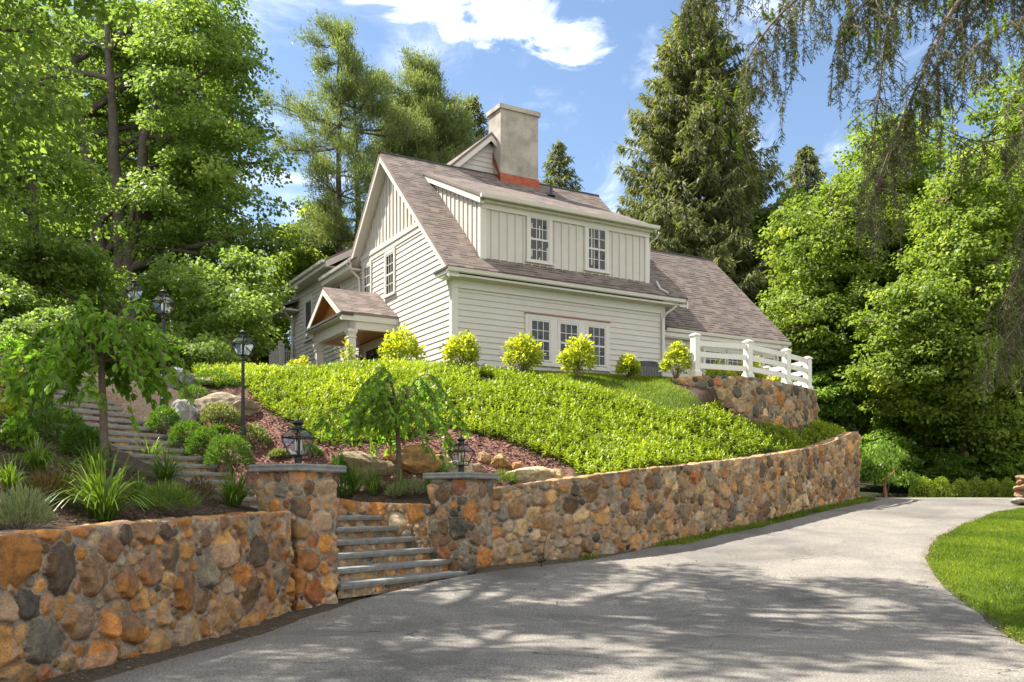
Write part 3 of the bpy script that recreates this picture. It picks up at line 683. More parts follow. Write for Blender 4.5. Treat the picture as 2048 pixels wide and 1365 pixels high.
def window(mp, s0, s1, z0, z1, cols=3, rows=2, cas=.1, sill=True, sashes=2, parent=house, blind=False):
    """s0..z1 = the glass area; double-hung with glazing bars"""
    m = MB(mp)
    for a, b, c, d in ((s0-cas-.05, s0-.05, z0-.06, z1+.05), (s1+.05, s1+cas+.05, z0-.06, z1+.05), (s0-cas-.05, s1+cas+.05, z1+.05, z1+.05+cas)): pbox(m, a, b, c, d, .003, .062)
    w = m.build('window', M['trim'], parent)
    m = MB(mp)
    for a, b, c, d in ((s0-.048, s0, z0-.05, z1+.048), (s1, s1+.048, z0-.05, z1+.048), (s0, s1, z1, z1+.048), (s0, s1, z0-.05, z0)): pbox(m, a, b, c, d, .004, .052)
    if sashes == 2: zm = (z0+z1)/2; pbox(m, s0, s1, zm-.03, zm+.03, .004, .05)
    zs = [(z0, (z0+z1)/2-.03), ((z0+z1)/2+.03, z1)] if sashes == 2 else [(z0, z1)]
    for a, b in zs:
        for i in range(1, cols): s = s0+(s1-s0)*i/cols; pbox(m, s-.011, s+.011, a, b, .03, .045)
        for i in range(1, rows): z = a+(b-a)*i/rows; pbox(m, s0, s1, z-.011, z+.011, .031, .044)
    m.build('sash', M['trim'], w)
    m = MB(mp); rr = random.Random(int(s0*100)+int(z0*10)); nr = rows*sashes
    for i in range(cols):
        for k in range(nr):
            a, b = s0+(s1-s0)*i/cols, s0+(s1-s0)*(i+1)/cols; c, d = z0+(z1-z0)*k/nr, z0+(z1-z0)*(k+1)/nr; j = lambda: .031+rr.uniform(-.003, .003)
            t1, t2, t3 = j(), j(), j(); m.poly([(a, c, t1), (b, c, t2), (b, d, t3), (a, d, t1+t3-t2)])
    m.build('pane', M['acgrey'] if blind else M['glass'], w)
    if sill:
        m = MB(mp); pbox(m, s0-cas-.09, s1+cas+.09, z0-.115, z0-.062, .002, .1); m.build('sill', M['trim'], w)
    return w
# walls
clap('wall', [(0,5.0),(8.,5.0),(8.,8.22),(0,8.22)], PF(0))
clap('gable_wall', [(0,4.9),(7.4,4.9),(7.4,9.95),(7.53,10.46),(1.92,10.46),(0,8.62)], PG(0))
batten('gable_board', [(1.98,10.52),(7.45,10.52),(4.84,13.18)], PG(0), .3)
m = MB(PG(0)); pbox(m, 1.7, 7.5, 10.40, 10.56, .0, .07); pbox(m, 1.6, 7.5, 10.22, 10.40, .0, .04); m.build('band_board', M['trim'], house)
m = MB(PF(0)); pbox(m, -.03, .17, 5.0, 8.15, .0, .045); pbox(m, 7.86, 8.03, 5.0, 8.1, .0, .045); pbox(m, -.03, 8.03, 7.98, 8.22, .03, .06); pbox(m, -.35, 8.55, 8.22, 8.34, -.2, .16); m.build('frieze_board', M['trim'], house)
m = MB(PG(0)); pbox(m, -.047, .13, 5.0, 8.3, .0, .047); m.build('corner_board', M['trim'], house)
# main roof
def roofplane(m, x0, x1, a, b, th=.1, xr=None):
    """slab from eave point a=(y,z) up to b=(y,z); UV in metres"""
    L_ = math.hypot(b[0]-a[0], b[1]-a[1]); ny, nz = -(b[1]-a[1])/L_, (b[0]-a[0])/L_
    if nz < 0: ny, nz = -ny, -nz
    xa0, xa1 = x0, x1; xb0, xb1 = xr if xr else (x0, x1)
    t = [Z(xa0, *a), Z(xa1, *a), Z(xb1, *b), Z(xb0, *b)]
    d = [Z(xa0, a[0]-ny*th, a[1]-nz*th), Z(xa1, a[0]-ny*th, a[1]-nz*th), Z(xb1, b[0]-ny*th, b[1]-nz*th), Z(xb0, b[0]-ny*th, b[1]-nz*th)]
    m.poly(t, [(xa0, 0), (xa1, 0), (xb1, L_), (xb0, L_)]); m.poly(d[::-1], [(0, .01)]*4)
    for i in range(4): j = (i+1) % 4; m.poly([t[i], d[i], d[j], t[j]], [(.1, .1)]*4)
EV, RD, EL = (-.46, 8.5), (4.84, 13.51), (7.8, 10.49)
m = MB(); roofplane(m, -.37, 8.7, EV, RD); roofplane(m, -.37, 8.7, EL, (RD[0], RD[1]-.002)); m.build('roof', M['shingle'], house)
m = MB(); m.tube([Z(-.4, 4.84, 13.5), Z(8.73, 4.84, 13.5)], [.05, .05], 6); m.build('ridge_cap', M['roofedge'], house)
def rake(m, x, a, b, dep=.24, wid=.035, sof=.34, lip=.012, side=-1, off=.1):
    """barge board under the roof edge at x, running from a to b, and the soffit behind it"""
    m.hexa([Z(x+side*lip, a[0], a[1]-off-dep), Z(x-side*wid, a[0], a[1]-off-dep), Z(x-side*wid, b[0], b[1]-off-dep), Z(x+side*lip, b[0], b[1]-off-dep), Z(x+side*lip, a[0], a[1]-off), Z(x-side*wid, a[0], a[1]-off), Z(x-side*wid, b[0], b[1]-off), Z(x+side*lip, b[0], b[1]-off)])
    xs = x-side*sof
    m.hexa([Z(x-side*wid, a[0], a[1]-off-.2), Z(xs, a[0], a[1]-off-.2), Z(xs, b[0], b[1]-off-.2), Z(x-side*wid, b[0], b[1]-off-.2), Z(x-side*wid, a[0], a[1]-off-.16), Z(xs, a[0], a[1]-off-.16), Z(xs, b[0], b[1]-off-.16), Z(x-side*wid, b[0], b[1]-off-.16)])
for a_ in ((-.35, EV, RD, -1), (-.35, EL, RD, -1), (8.68, EV, RD, 1)):
    m = MB(); rake(m, a_[0], a_[1], a_[2], sof=.352, side=a_[3]); m.build('barge_board', M['trim'], house)
# cornice returns and soffits, gutters
m = MB(); m.box(-.34, 8.5, -.4, .0, 8.24-HB, 8.3-HB); m.box(-.38, .0, -.42, .42, 8.30-HB, 8.42-HB); m.build('soffit', M['trim'], house)
m = MB(); m.box(-.42, .02, -.5, .44, 8.40-HB, 8.47-HB); m.build('cornice_return', M['roofedge'], house)
def gutter(m, x0, x1, y, z, ax='x'):
    pr = [(0, 0), (.0, -.1), (-.05, -.125), (-.1, -.1), (-.125, 0), (-.11, .005), (-.09, -.09), (-.05, -.105), (-.012, -.09), (-.012, 0)]
    for i in range(len(pr)):
        (a, b), (c, d) = pr[i], pr[(i+1) % len(pr)]
        if ax == 'x': m.poly([Z(x0, y+a, z+b), Z(x1, y+a, z+b), Z(x1, y+c, z+d), Z(x0, y+c, z+d)])
        else: m.poly([Z(y+a, x0, z+b), Z(y+a, x1, z+b), Z(y+c, x1, z+d), Z(y+c, x0, z+d)])
    for xx in (x0, x1):
        q = [Z(xx, y+a, z+b) if ax == 'x' else Z(y+a, xx, z+b) for a, b in pr[:5]]; m.poly(q)
m = MB(); gutter(m, -.4, 8.55, -.40, 8.45); m.build('gutter', M['trim'], house)
def pipe(m, pts, r=.042, n=8): m.tube([Z(*p) for p in pts], [r]*len(pts), n)
m = MB(); pipe(m, [(8.2,-.46,8.32),(8.2,-.44,8.2),(7.98,-.2,7.98),(7.9,-.09,7.8),(7.9,-.09,5.1)]); m.build('downspout', M['trim'], house)
m = MB(); pipe(m, [(7.66,-.05,9.05),(7.7,-.2,8.78),(7.86,-.44,8.6)], .035); m.build('downspout', M['trim'], house)
m = MB(); pipe(m, [(7.75,-.1,10.72),(7.72,0.02,10.55),(7.5,.12,10.35),(7.48,.15,9.0)], .035); m.build('downspout', M['trim'], house)
# dormer
DX0, DX1, DY, DS = 1.02, 7.40, .1, .458
dz = lambda y: 10.87+DS*(y+.2)
batten('dormer_wall', [(DX0,8.95),(DX1,8.95),(DX1,10.74),(DX0,10.74)], PF(DY), .285, s_from=DX0+.36)
batten('dormer_cheek', [(DY,8.9),(DY,dz(DY)-.1),(4.04,dz(4.04)-.12)], PG(DX0), .3, s_from=DY+.3)
m = MB(); m.poly([Z(DX1, DY, 8.9), Z(DX1, 4.04, dz(4.04)-.1), Z(DX1, DY, dz(DY)-.1)]); m.build('dormer_cheek', M['siding'], house)
m = MB(PF(DY)); pbox(m, DX0-.035, DX0+.16, 8.95, 10.74, .0, .045); pbox(m, DX1-.13, DX1+.035, 8.95, 10.74, .0, .045); pbox(m, DX0-.035, DX1+.035, 10.52, 10.76, .001, .065); pbox(m, DX0-.1, DX1+.08, 10.68, 10.80, .002, .2); m.build('dormer_trim', M['trim'], house)
m = MB(PG(DX0)); pbox(m, DY-.04, DY+.1, 8.95, 10.76, .0, .046); m.hexa([(DY-.2, dz(-.1)-.3, .0), (3.9, dz(3.9)-.28, .0), (3.9, dz(3.9)-.28, .15), (DY-.2, dz(-.1)-.3, .15), (DY-.2, dz(-.1)-.08, .0), (3.9, dz(3.9)-.08, .0), (3.9, dz(3.9)-.08, .15), (DY-.2, dz(-.1)-.08, .15)]); m.build('dormer_barge_board', M['trim'], house)
m = MB(); roofplane(m, .83, 7.56, (-.2, 10.87), (4.08, dz(4.08)), .07); m.build('dormer_roof', M['shingle'], house)
m = MB(); gutter(m, .83, 7.62, -.19, 10.86); m.build('dormer_gutter', M['trim'], house)
window(PF(DY), 2.76, 3.40, 9.20, 10.48); window(PF(DY), 4.96, 5.60, 9.20, 10.48)
# triple window with flat panels between
for a in (2.74, 3.80, 4.88): window(PF(0), a, a+.63, 6.06, 7.25, cas=.06, sill=False)
m = MB(PF(0)); pbox(m, 2.5, 5.72, 7.37, 7.46, .0, .05)
for a, b in ((2.5, 2.63), (3.48, 3.69), (4.54, 4.77), (5.62, 5.72)): pbox(m, a, b, 5.98, 7.37, .0, .05)
pbox(m, 2.46, 5.76, 5.86, 5.98, .0, .09); m.build('window_surround', M['trim'], house)
m = MB(PF(0)); pbox(m, 2.48, 5.74, 7.462, 7.482, .0, .085); m.build('copper_drip_cap', M['copper'], house)
m = MB(PF(0)); pbox(m, 5.62, 6.1, 5.42, 5.68, .02, .05)
for k in range(6): pbox(m, 5.65, 6.07, 5.45+k*.035, 5.462+k*.035, .05, .06)
m.build('crawl_vent', M['acgrey'], house)
# gable windows
window(PG(0), 6.55, 7.1, 8.75, 10.05, cas=.1); window(PG(0), 4.42, 5.02, 8.72, 10.02, cas=.11)
# chimney
ch = MB(); ch.box(4.19, 5.79, 4.54, 5.44, 12.6-HB, 15.86-HB); cho = ch.build('chimney', M['concrete'], house, bevel=.015)
m = MB(); m.box(4.12, 5.86, 4.47, 5.51, 15.86-HB, 16.02-HB); m.build('chimney_cap', M['concrete'], cho, bevel=.02)
m = MB(); m.box(4.75, 5.15, 4.85, 5.15, 16.02-HB, 16.1-HB); m.build('flue', M['copper'], cho)
m = MB(); m.box(4.16, 5.82, 4.505, 5.3, 12.7-HB, 13.52-HB); m.hexa([Z(4.165,4.6,13.4),Z(4.19,4.6,13.4),Z(4.19,5.2,14.2),Z(4.165,5.2,14.2),Z(4.165,4.6,13.55),Z(4.19,4.6,13.55),Z(4.19,5.2,14.6),Z(4.165,5.2,14.6)]); m.build('chimney_flashing', M['copper'], cho)
# cross gable behind the chimney
m = MB()
def xroof(m, x0, z0, x1, z1, ya, yb, th=.09):
    L_ = math.hypot(x1-x0, z1-z0); t = [Z(x0, ya, z0), Z(x0, yb, z0), Z(x1, yb, z1), Z(x1, ya, z1)]
    d = [(p[0], p[1], p[2]-th*1.3) for p in t]
    m.poly(t, [(ya, 0), (yb, 0), (yb, L_), (ya, L_)]); m.poly(d[::-1], [(0, .01)]*4)
    for i in range(4): j = (i+1) % 4; m.poly([t[i], d[i], d[j], t[j]], [(.1, .1)]*4)
xroof(m, 2.15, 13.42, 3.98, 15.06, 4.82, 9.5); xroof(m, 5.8, 13.42, 3.98, 15.058, 4.82, 9.5); m.build('upper_roof', M['shingle'], house)
m = MB()
for xa in (2.2, 5.76):
    m = MB(); m.hexa([Z(xa,4.83,13.12),Z(3.98,4.83,14.74),Z(3.98,4.87,14.74),Z(xa,4.87,13.12),Z(xa,4.83,13.38),Z(3.98,4.83,14.98),Z(3.98,4.87,14.98),Z(xa,4.87,13.38)])
    m.build('upper_barge_board', M['trim'], house)
clap('upper_gable_wall', [(2.3,13.3),(5.7,13.3),(3.98,14.8)], PF(5.12))
# vent pipe
m = MB(); v = Z(6.08, 4.1, 12.85); m.lathe([(.16, 0), (.14, .05), (.05, .07), (.05, .42)], 10, v); m.build('vent_pipe', M['acgrey'], house)
# right wing
clap('wing_wall', [(8.,4.9),(14.0,4.9),(14.0,7.5),(8.,7.5)], PF(.65))
m = MB(); m.poly([Z(14.0,.65,4.9),Z(14.0,7.3,4.9),Z(14.0,7.3,7.4),Z(14.0,3.95,11.3),Z(14.0,.65,7.5)]); m.poly([Z(8.,7.3,4.9),Z(14.0,7.3,4.9),Z(14.0,7.3,7.5),Z(8.,7.3,7.5)]); m.build('wing_wall', M['siding'], house)
m = MB(); roofplane(m, 8.3, 14.29, (.25, 7.63), (3.92, 11.45), .1, xr=(8.3, 13.74)); roofplane(m, 8.3, 14.29, (7.6, 7.63), (3.92, 11.448), .1, xr=(8.3, 13.74)); m.build('wing_roof', M['shingle'], house)
m = MB(); m.tube([Z(8.3,3.92,11.45), Z(13.75,3.92,11.45)], [.045]*2, 6); m.build('ridge_cap', M['roofedge'], house)
m = MB(); m.box(8.3, 14.2, .34, .65, 7.3-HB, 7.36-HB); m.box(8.3, 14.0, .6, .648, 7.1-HB, 7.32-HB); m.box(13.88, 14.04, .6, .648, 4.9-HB, 7.1-HB); m.box(8.3, 14.22, .3, .34, 7.34-HB, 7.54-HB); m.build('wing_trim', M['trim'], house)
m = MB(); gutter(m, 8.35, 14.3, .33, 7.60); pipe(m, [(13.9,.26,7.48),(13.9,.5,7.25),(13.9,.56,7.1),(13.9,.56,5.2)]); m.build('wing_gutter', M['trim'], house)
window(PF(.65), 10.42, 11.33, 5.85, 7.02, cols=4, rows=2, cas=.07); window(PF(.65), 11.5, 12.38, 5.85, 7.02, cols=4, rows=2, cas=.07)
window(PF(.65), 13.3, 13.75, 5.85, 7.0, cols=2, rows=2, cas=.06)
# rear-left range along the gable side: two steps of wall and eave
clap('side_wall', [(7.4,4.9),(10.6,4.9),(10.6,10.1),(7.4,10.1)], PG(0))
clap('side_wall', [(10.6,4.9),(16.,4.9),(16.,10.8),(10.6,10.8)], PG(.02))
m = MB(); xroof(m, -.45, 10.42, 2.6, 13.1, 7.45, 10.75); xroof(m, -.5, 11.05, 4., 13.6, 10.1, 15.6); xroof(m, 8., 11.05, 4., 13.598, 10.1, 15.6); xroof(m, -.75, 10.2, .1, 10.55, 15.0, 16.6); m.build('side_roof', M['shingle'], house)
m = MB(); m.box(-.42, .0, 7.45, 10.7, 10.08-HB, 10.14-HB); m.box(-.46, -.4, 7.45, 10.72, 10.1-HB, 10.32-HB)
m.box(-.46, .0, 10.15, 15.55, 10.76-HB, 10.82-HB); m.box(-.5, -.44, 10.12, 15.58, 10.78-HB, 10.96-HB); m.box(-.72, .0, 15.0, 16.55, 9.94-HB, 10.02-HB)
m.hexa([Z(-.48,10.06,10.72),Z(3.9,10.06,13.2),Z(3.9,10.1,13.2),Z(-.48,10.1,10.72),Z(-.48,10.06,10.97),Z(3.9,10.06,13.46),Z(3.9,10.1,13.46),Z(-.48,10.1,10.97)])
m.poly([Z(-.1,10.12,10.75),Z(3.9,10.12,10.75),Z(3.9,10.12,13.2)]); m.build('side_trim', M['trim'], house)
m = MB(); gutter(m, 7.42, 10.75, -.46, 10.41, 'y'); gutter(m, 10.1, 15.6, -.51, 11.03, 'y'); m.build('side_gutter', M['trim'], house)
m = MB(); pipe(m, [(-.5,7.65,10.3),(-.4,7.6,10.12),(-.1,7.5,9.8),(-.08,7.48,9.5),(-.08,7.48,5.2)]); m.build('downspout', M['trim'], house)
m = MB(); pipe(m, [(-.6,15.3,10.1),(-.5,15.4,9.9),(-.12,15.7,9.6),(-.1,15.75,9.3),(-.1,15.75,5.2)], .06); m.build('downspout', M['trim'], house)
m = MB(); m.poly([Z(0,16,4.9),Z(8,16,4.9),Z(8,16,10.8),Z(0,16,10.8)]); m.poly([Z(8,7.4,4.9),Z(8,16,4.9),Z(8,16,10.8),Z(8,7.4,10.8)]); m.poly([Z(8,0,4.9),Z(8,7.4,4.9),Z(8,7.4,10.3),Z(8,4.84,13.2),Z(8,0,8.5)]); m.build('rear_wall', M['siding'], house)
window(PG(.02), 13.3, 14.05, 8.55, 10.1, cols=1, rows=1, cas=.12, sashes=1, blind=True); window(PG(0), 9.7, 10.3, 9.1, 10.0, cols=2, rows=1, cas=.06)
window(PG(.02), 11.0, 12.2, 5.6, 6.9, cols=4, rows=2, cas=.1)
# portico
PX, PA, PB_, PC = -2.0, 4.03, 5.89, 7.75
m = MB()
def yroof(m, y0, z0, y1, z1, xa, xb, th=.09):
    L_ = math.hypot(y1-y0, z1-z0); t = [Z(xa, y0, z0), Z(xb, y0, z0), Z(xb, y1, z1), Z(xa, y1, z1)]; d = [(p[0], p[1], p[2]-th) for p in t]
    m.poly(t, [(xa, 0), (xb, 0), (xb, L_), (xa, L_)]); m.poly(d[::-1], [(0, .01)]*4)
    for i in range(4): j = (i+1) % 4; m.poly([t[i], d[i], d[j], t[j]], [(.1, .1)]*4)
yroof(m, PA, 7.8, PB_, 8.94, PX, .0); yroof(m, PC, 7.8, PB_, 8.938, PX, .0); porch = m.build('porch_roof', M['shingle'], house)
m = MB(); m.poly([Z(-1.62,4.2,7.78),Z(-1.62,7.58,7.78),Z(-1.62,PB_,8.8)])
for y0, y1 in ((PA, PB_), (PC, PB_)): m.hexa([Z(-1.96,y0,7.66),Z(-1.62,y0,7.66),Z(-1.62,y1,8.8),Z(-1.96,y1,8.8),Z(-1.96,y0,7.69),Z(-1.62,y0,7.69),Z(-1.62,y1,8.83),Z(-1.96,y1,8.83)])
m.poly([Z(-1.5,4.3,7.32),Z(-.05,4.3,7.32),Z(-.05,7.5,7.32),Z(-1.5,7.5,7.32)]); m.build('porch_ceiling', M['cedar'], porch)
m = MB()
for y0 in (PA, PC): m.hexa([Z(-2.02,y0,7.5),Z(-1.975,y0,7.5),Z(-1.975,PB_,8.66),Z(-2.02,PB_,8.66),Z(-2.02,y0,7.7),Z(-1.975,y0,7.7),Z(-1.975,PB_,8.85),Z(-2.02,PB_,8.85)])
m.box(-2.0,.0,4.04,4.1,7.52-HB,7.72-HB); m.box(-2.0,.0,7.68,7.74,7.52-HB,7.72-HB)
m.box(-1.72,-1.5,4.1,7.68,7.26-HB,7.68-HB); m.box(-1.72,.0,4.1,4.3,7.26-HB,7.66-HB); m.box(-1.72,.0,7.5,7.68,7.26-HB,7.66-HB); m.box(-.06,.0,4.3,7.5,7.2-HB,7.5-HB)
m.box(-2.0,-1.5,4.05,7.73,7.64-HB,7.68-HB); m.build('porch_beam', M['trim'], porch)
m = MB(); m.box(-2.06,-1.6,4.0,7.78,7.682-HB,7.76-HB); m.build('porch_ledge', M['roofedge'], porch)
for yy in (4.24, 7.5):
    m = MB(); a = .125
    for s_, z0, z1 in ((.16,5.1,5.35),(.125,5.35,6.98),(.15,6.98,7.02),(.125,7.02,7.1),(.145,7.1,7.16),(.17,7.16,7.26)): m.box(-1.61-s_, -1.61+s_, yy-s_, yy+s_, z0-HB, z1-HB)
    m.build('porch_column', M['trim'], porch)
# door in the portico
m = MB(PG(0)); pbox(m, 5.2, 6.85, 5.15, 7.02, .03, .07); dr = m.build('door', M['door'], house)
m = MB(PG(0)); pbox(m, 5.0, 5.2, 5.1, 7.02, .0, .1); pbox(m, 6.85, 7.05, 5.1, 7.02, .0, .1); pbox(m, 4.95, 7.1, 7.02, 7.22, .0, .1); pbox(m, 4.9, 7.15, 7.22, 7.28, .0, .16); m.build('door_casing', M['trim'], dr)
m = MB(PG(0))
for a, b in ((5.26, 5.45), (5.68, 6.37), (6.6, 6.79)): m.poly([(a, 5.7, .075), (b, 5.7, .075), (b, 6.9, .075), (a, 6.9, .075)])
m.build('pane', M['glass'], dr)
for yy, zz in ((7.42, 6.75), (4.72, 6.85)):
    m = MB(); x = -.16
    m.box(-.05, -.026, yy-.06, yy+.06, zz-.12-HB, zz+.12-HB); m.tube([Z(-.04,yy,zz+.05), Z(-.1,yy,zz+.28), Z(-.2,yy,zz+.33), Z(-.24,yy,zz+.2)], [.014]*4, 6)
    for k in range(6):
        a = 2*math.pi*k/6; m.tube([Z(-.24,yy,zz+.2)]+[Z(-.24+r*math.cos(a), yy+r*math.sin(a), zz+h) for r, h in ((.1,.1),(.13,-.02),(.1,-.16),(.02,-.26))], [.011]*5, 5)
    m.lathe([(.12, 0), (.135, .012), (.04, .06), (.01, .1)], 8, Z(-.24, yy, zz+.13)); m.build('wall_lantern', M['black'], house)
# foundation of the porch floor
m = MB(); m.box(-2.0, .0, 4.0, 7.8, 4.9-HB, 5.3-HB); m.build('porch_floor', M['bluestone'], porch)
# deck rail beyond the far corner
dk = empty('deck_railing', tuple(hloc(-.5, 17.4, 8.0)), 'tan slatted deck railing with white posts at the far left end of the house', 'railing', rz=TH)
def K(x, y, z): return (x+.5, y-17.4, z-8.0)
for y_, x_ in ((17.3, -.6), (16.0, -.55)):
    m = MB(); m.box(*[v for ab in ((x_+.43, x_+.57), (y_-17.47, y_-17.33)) for v in ab], 7.35-8, 8.68-8); m.box(x_+.41, x_+.59, y_-17.49, y_-17.31, .68, .74); m.build('post', M['trim'], dk)
m = MB(); m.beam(K(-.6,17.3,8.55), K(-.52,15.6,8.55), .09, .06); m.beam(K(-.6,17.3,7.72), K(-.52,15.6,7.72), .08, .06)
m.beam(K(-.6,17.3,8.55), K(2,17.5,8.55), .09, .06); m.beam(K(-.6,17.3,7.72), K(2,17.5,7.72), .08, .06); m.build('rail', M['trim'], dk)
m = MB()
for i in range(20):
    f = i/19; m.beam(K(-.6+.08*f, 17.2-1.6*f, 7.74), K(-.6+.08*f, 17.2-1.6*f, 8.53), .05, .05, (0, 1, 0))
for i in range(24): m.beam(K(-.5+.1*i, 17.3, 7.74), K(-.5+.1*i, 17.3, 8.53), .05, .05, (0, 1, 0))
m.build('baluster', M['deckwood'], dk)['kind'] = 'stuff'
m = MB(); m.box(-.15, 2.6, -1.9, .15, -.62, -.32); m.beam(K(-.45,17.3,7.4), K(-.45,17.3,5.0), .16, .16, (0,1,0)); m.build('deck_floor', M['deckwood'], dk)

# ------------------------------------------------------------------ air conditioner, fence
p = hloc(6.65, -.75); z = gz(p[0], p[1])
ac = empty('air_conditioner', (p[0], p[1], z-.12), 'dark grey air conditioner unit half hidden behind a small shrub by the front wall', 'air conditioner', rz=TH)
m = MB(); m.box(-.42, .42, -.36, .36, .0, .08); m.build('base_pad', M['bluestone'], ac)
m = MB(); m.box(-.4, .4, -.34, .34, .08, .58)
for k in range(12): x = -.36+.065*k; m.box(x, x+.02, -.365, -.34, .1, .45)
for k in range(10): y = -.3+.065*k; m.box(-.42, -.4, y, y+.02, .1, .45)
m.build('body', M['bluestone'], ac)
m = MB(); m.box(-.36, .36, -.358, -.342, .12, .44); m.box(-.43, .43, -.37, .37, .47, .58)
m.lathe([(.42, .58), (.4, .62), (.3, .645), (.05, .66)], 16); m.build('lid', M['acgrey'], ac)
FP = [(5.3, 27.2), (7.03, 28.0), (8.64, 29.6), (9.71, 30.9)]
fz = [5.2, 5.22, 5.22, 5.22]
fen = empty('white_fence', (5.3, 27.2, 5.2), 'white three-rail wooden fence curving along the top of the short stone wall', 'fence')
def Fq(x, y, z): return (x-5.3, y-27.2, z-5.2)
FQ = FP + [(9.0, 33.2)]; fzz = fz+[5.25]; hh = [1.24, 1.17, 1.17, 1.13, 1.12]
for (x, y), z, h in zip(FQ, fzz, hh):
    m = MB(); a = .105; ang = math.atan2(.9, 1.2)
    def ring(s, zz): return [Fq(x+s*1.414*math.cos(ang+math.pi/4+k*math.pi/2), y+s*1.414*math.sin(ang+math.pi/4+k*math.pi/2), z+zz) for k in range(4)]
    m.prism(ring(.135, 0), ring(.135, .14)); m.prism(ring(.135, .14), ring(.107, .2)); m.prism(ring(.1, .2), ring(.1, h-.06)); m.prism(ring(.125, h-.06), ring(.125, h-.02)); m.prism(ring(.12, h-.02), ring(.03, h+.03)); m.build('post', M['fencewhite'], fen)
for i in range(4):
    (x0, y0), (x1, y1) = FQ[i], FQ[i+1]
    for k, zz in enumerate((.98, .66, .33)):
        m = MB(); pts = []
        for f in np.linspace(0, 1, 7):
            sag = 0.05*math.sin(math.pi*f); n_ = unit(np.array([y1-y0, x0-x1])); bow = .12*math.sin(math.pi*f) if i < 3 else 0
            pts.append(Fq(x0+(x1-x0)*f+n_[0]*bow, y0+(y1-y0)*f+n_[1]*bow, fzz[i]*(1-f)+fzz[i+1]*f+zz-sag*(.5)))
        for a, b in zip(pts, pts[1:]): m.beam(a, b, .045, .15)
        m.build('rail', M['fencewhite'], fen)
# level terrace inside the short wall
m = MB(); pts = [(4.6,27.5),(5.3,27.05),(7.0,27.85),(8.5,29.3),(9.6,30.7),(10.05,31.8),(10.0,33.2),(9.3,36.5),(2.,33.),(2.2,30.)]
m.poly([(x, y, (5.17 if i < 7 else 5.2)) for i, (x, y) in enumerate(pts)]); tag(m.build('terrace', pbr('terrace_turf', (.09, .13, .03), .95, ((.05, .07, .015), .7), .6, 6)), kind='structure')

# ------------------------------------------------------------------ lanterns
def lantern(parent, base, rot, h=.5):
    """tapered four-sided glass lantern; base point in the parent's frame"""
    bx, by, bz = base; k = h/.5
    def ring(s, z): return [(bx+s*k*math.cos(rot+i*math.pi/2)*1.0, by+s*k*math.sin(rot+i*math.pi/2), bz+z*k) for i in range(4)]
    r0, r1, r2 = ring(.135, .0), ring(.255, .27), ring(.125, .40)
    m = MB(); b = .016*k
    for i in range(4):
        j = (i+1) % 4
        m.beam(r0[i], r1[i], b, b); m.beam(r1[i], r2[i], b, b); m.beam(r0[i], r0[j], b, b); m.beam(r1[i], r1[j], b*1.3, b*1.1); m.beam(r2[i], r2[j], b, b)
    m.tube([(bx, by, bz-.0), (bx, by, bz+.33*k)], [.009*k]*2, 5)
    f = m.build('lantern_frame', M['black'], parent)
    m = MB()
    for i in range(4):
        j = (i+1) % 4; m.poly([r0[i], r0[j], r1[j], r1[i]]); m.poly([r1[i], r1[j], r2[j], r2[i]])
    m.build('pane', M['lampglass'], f)
    m = MB(); c = (bx, by, bz)
    m.lathe([(.128*k, .395*k), (.128*k, .41*k), (.06*k, .425*k), (.055*k, .46*k), (.085*k, .485*k), (.09*k, .5*k), (.03*k, .535*k), (.012*k, .55*k), (.012*k, .58*k), (.018*k, .59*k), (.006*k, .61*k)], 12, c); m.build('lantern_cap', M['black'], parent)
    m = MB()
    for a in (0, 2.1, 4.2): m.lathe([(.016*k, .07*k), (.016*k, .19*k), (.004*k, .24*k)], 7, (bx+.05*k*math.cos(a+rot), by+.05*k*math.sin(a+rot), bz))
    m.build('candle', M['white'], parent)
for (c, zt), lab in zip(PILL, ('black four-sided glass lantern standing on the near gate pillar', 'black four-sided glass lantern standing on the far gate pillar')):
    o = empty('pillar_lantern', (c[0], c[1], zt), lab, 'lantern', 'lanterns on the gate pillars')
    m = MB(); m.lathe([(.075, 0), (.07, .02), (.052, .03), (.05, .115), (.065, .125), (.065, .14)], 12); m.build('base', M['black'], o); lantern(o, (0, 0, .14), math.atan2(GA[1], GA[0])+math.pi/4+.1, .46)
for (px, Y, ztop, lab) in ((486, 20.5, None, 'black iron lamp post with glass lantern, nearest and fully visible beside the bank'), (327, 21.3, 6.44, 'black iron lamp post right of the pair rising behind the weeping tree'), (268, 26.3, 7.86, 'black iron lamp post left of the pair, farthest back under the maple')):
    x = (px-CXP)/FPX*Y; z0 = gz(x, Y)-.03; H_ = (ztop-z0) if ztop else 2.74
    o = empty('lamp_post', (x, Y, z0), lab, 'lamp post', 'lamp posts along the hillside stairs'); s = H_-.62
    m = MB(); m.lathe([(.1, 0), (.1, .06), (.085, .09), (.07, .4), (.078, .42), (.078, .45), (.058, .48), (.055, .52), (.042, .6), (.035, s-.12), (.05, s-.1), (.05, s-.07), (.038, s-.05), (.042, s), (.07, s+.01)], 14); m.build('post', M['black'], o, smooth=False)
    lantern(o, (0, 0, s+.01), .2 if px != 327 else .5, .5)
# small black garden spot at the foot of the wall
x, y = 1063, 1100; p = np.array([.42, 16.85]); z0 = float(gdrive(p[1]))
o = empty('garden_spotlight', (p[0]+.1, p[1]-.3, z0-.02), 'small black garden spotlight on a stake at the foot of the curving wall', 'spotlight')
m = MB(); m.lathe([(.012, 0), (.012, .1)], 8); m.build('stake', M['black'], o)
m = MB(); m.tube([(-.06,-.012,.1),(0,0,.115),(.04,.018,.14),(.05,.02,.145)], [.028,.034,.04,.043], 10); m.build('head', M['black'], o)
m = MB(); m.tube([(.03,.02,.14),(.05,.2,.36),(.12,.33,.58)], [.006]*3, 5); m.build('cable', M['black'], o)
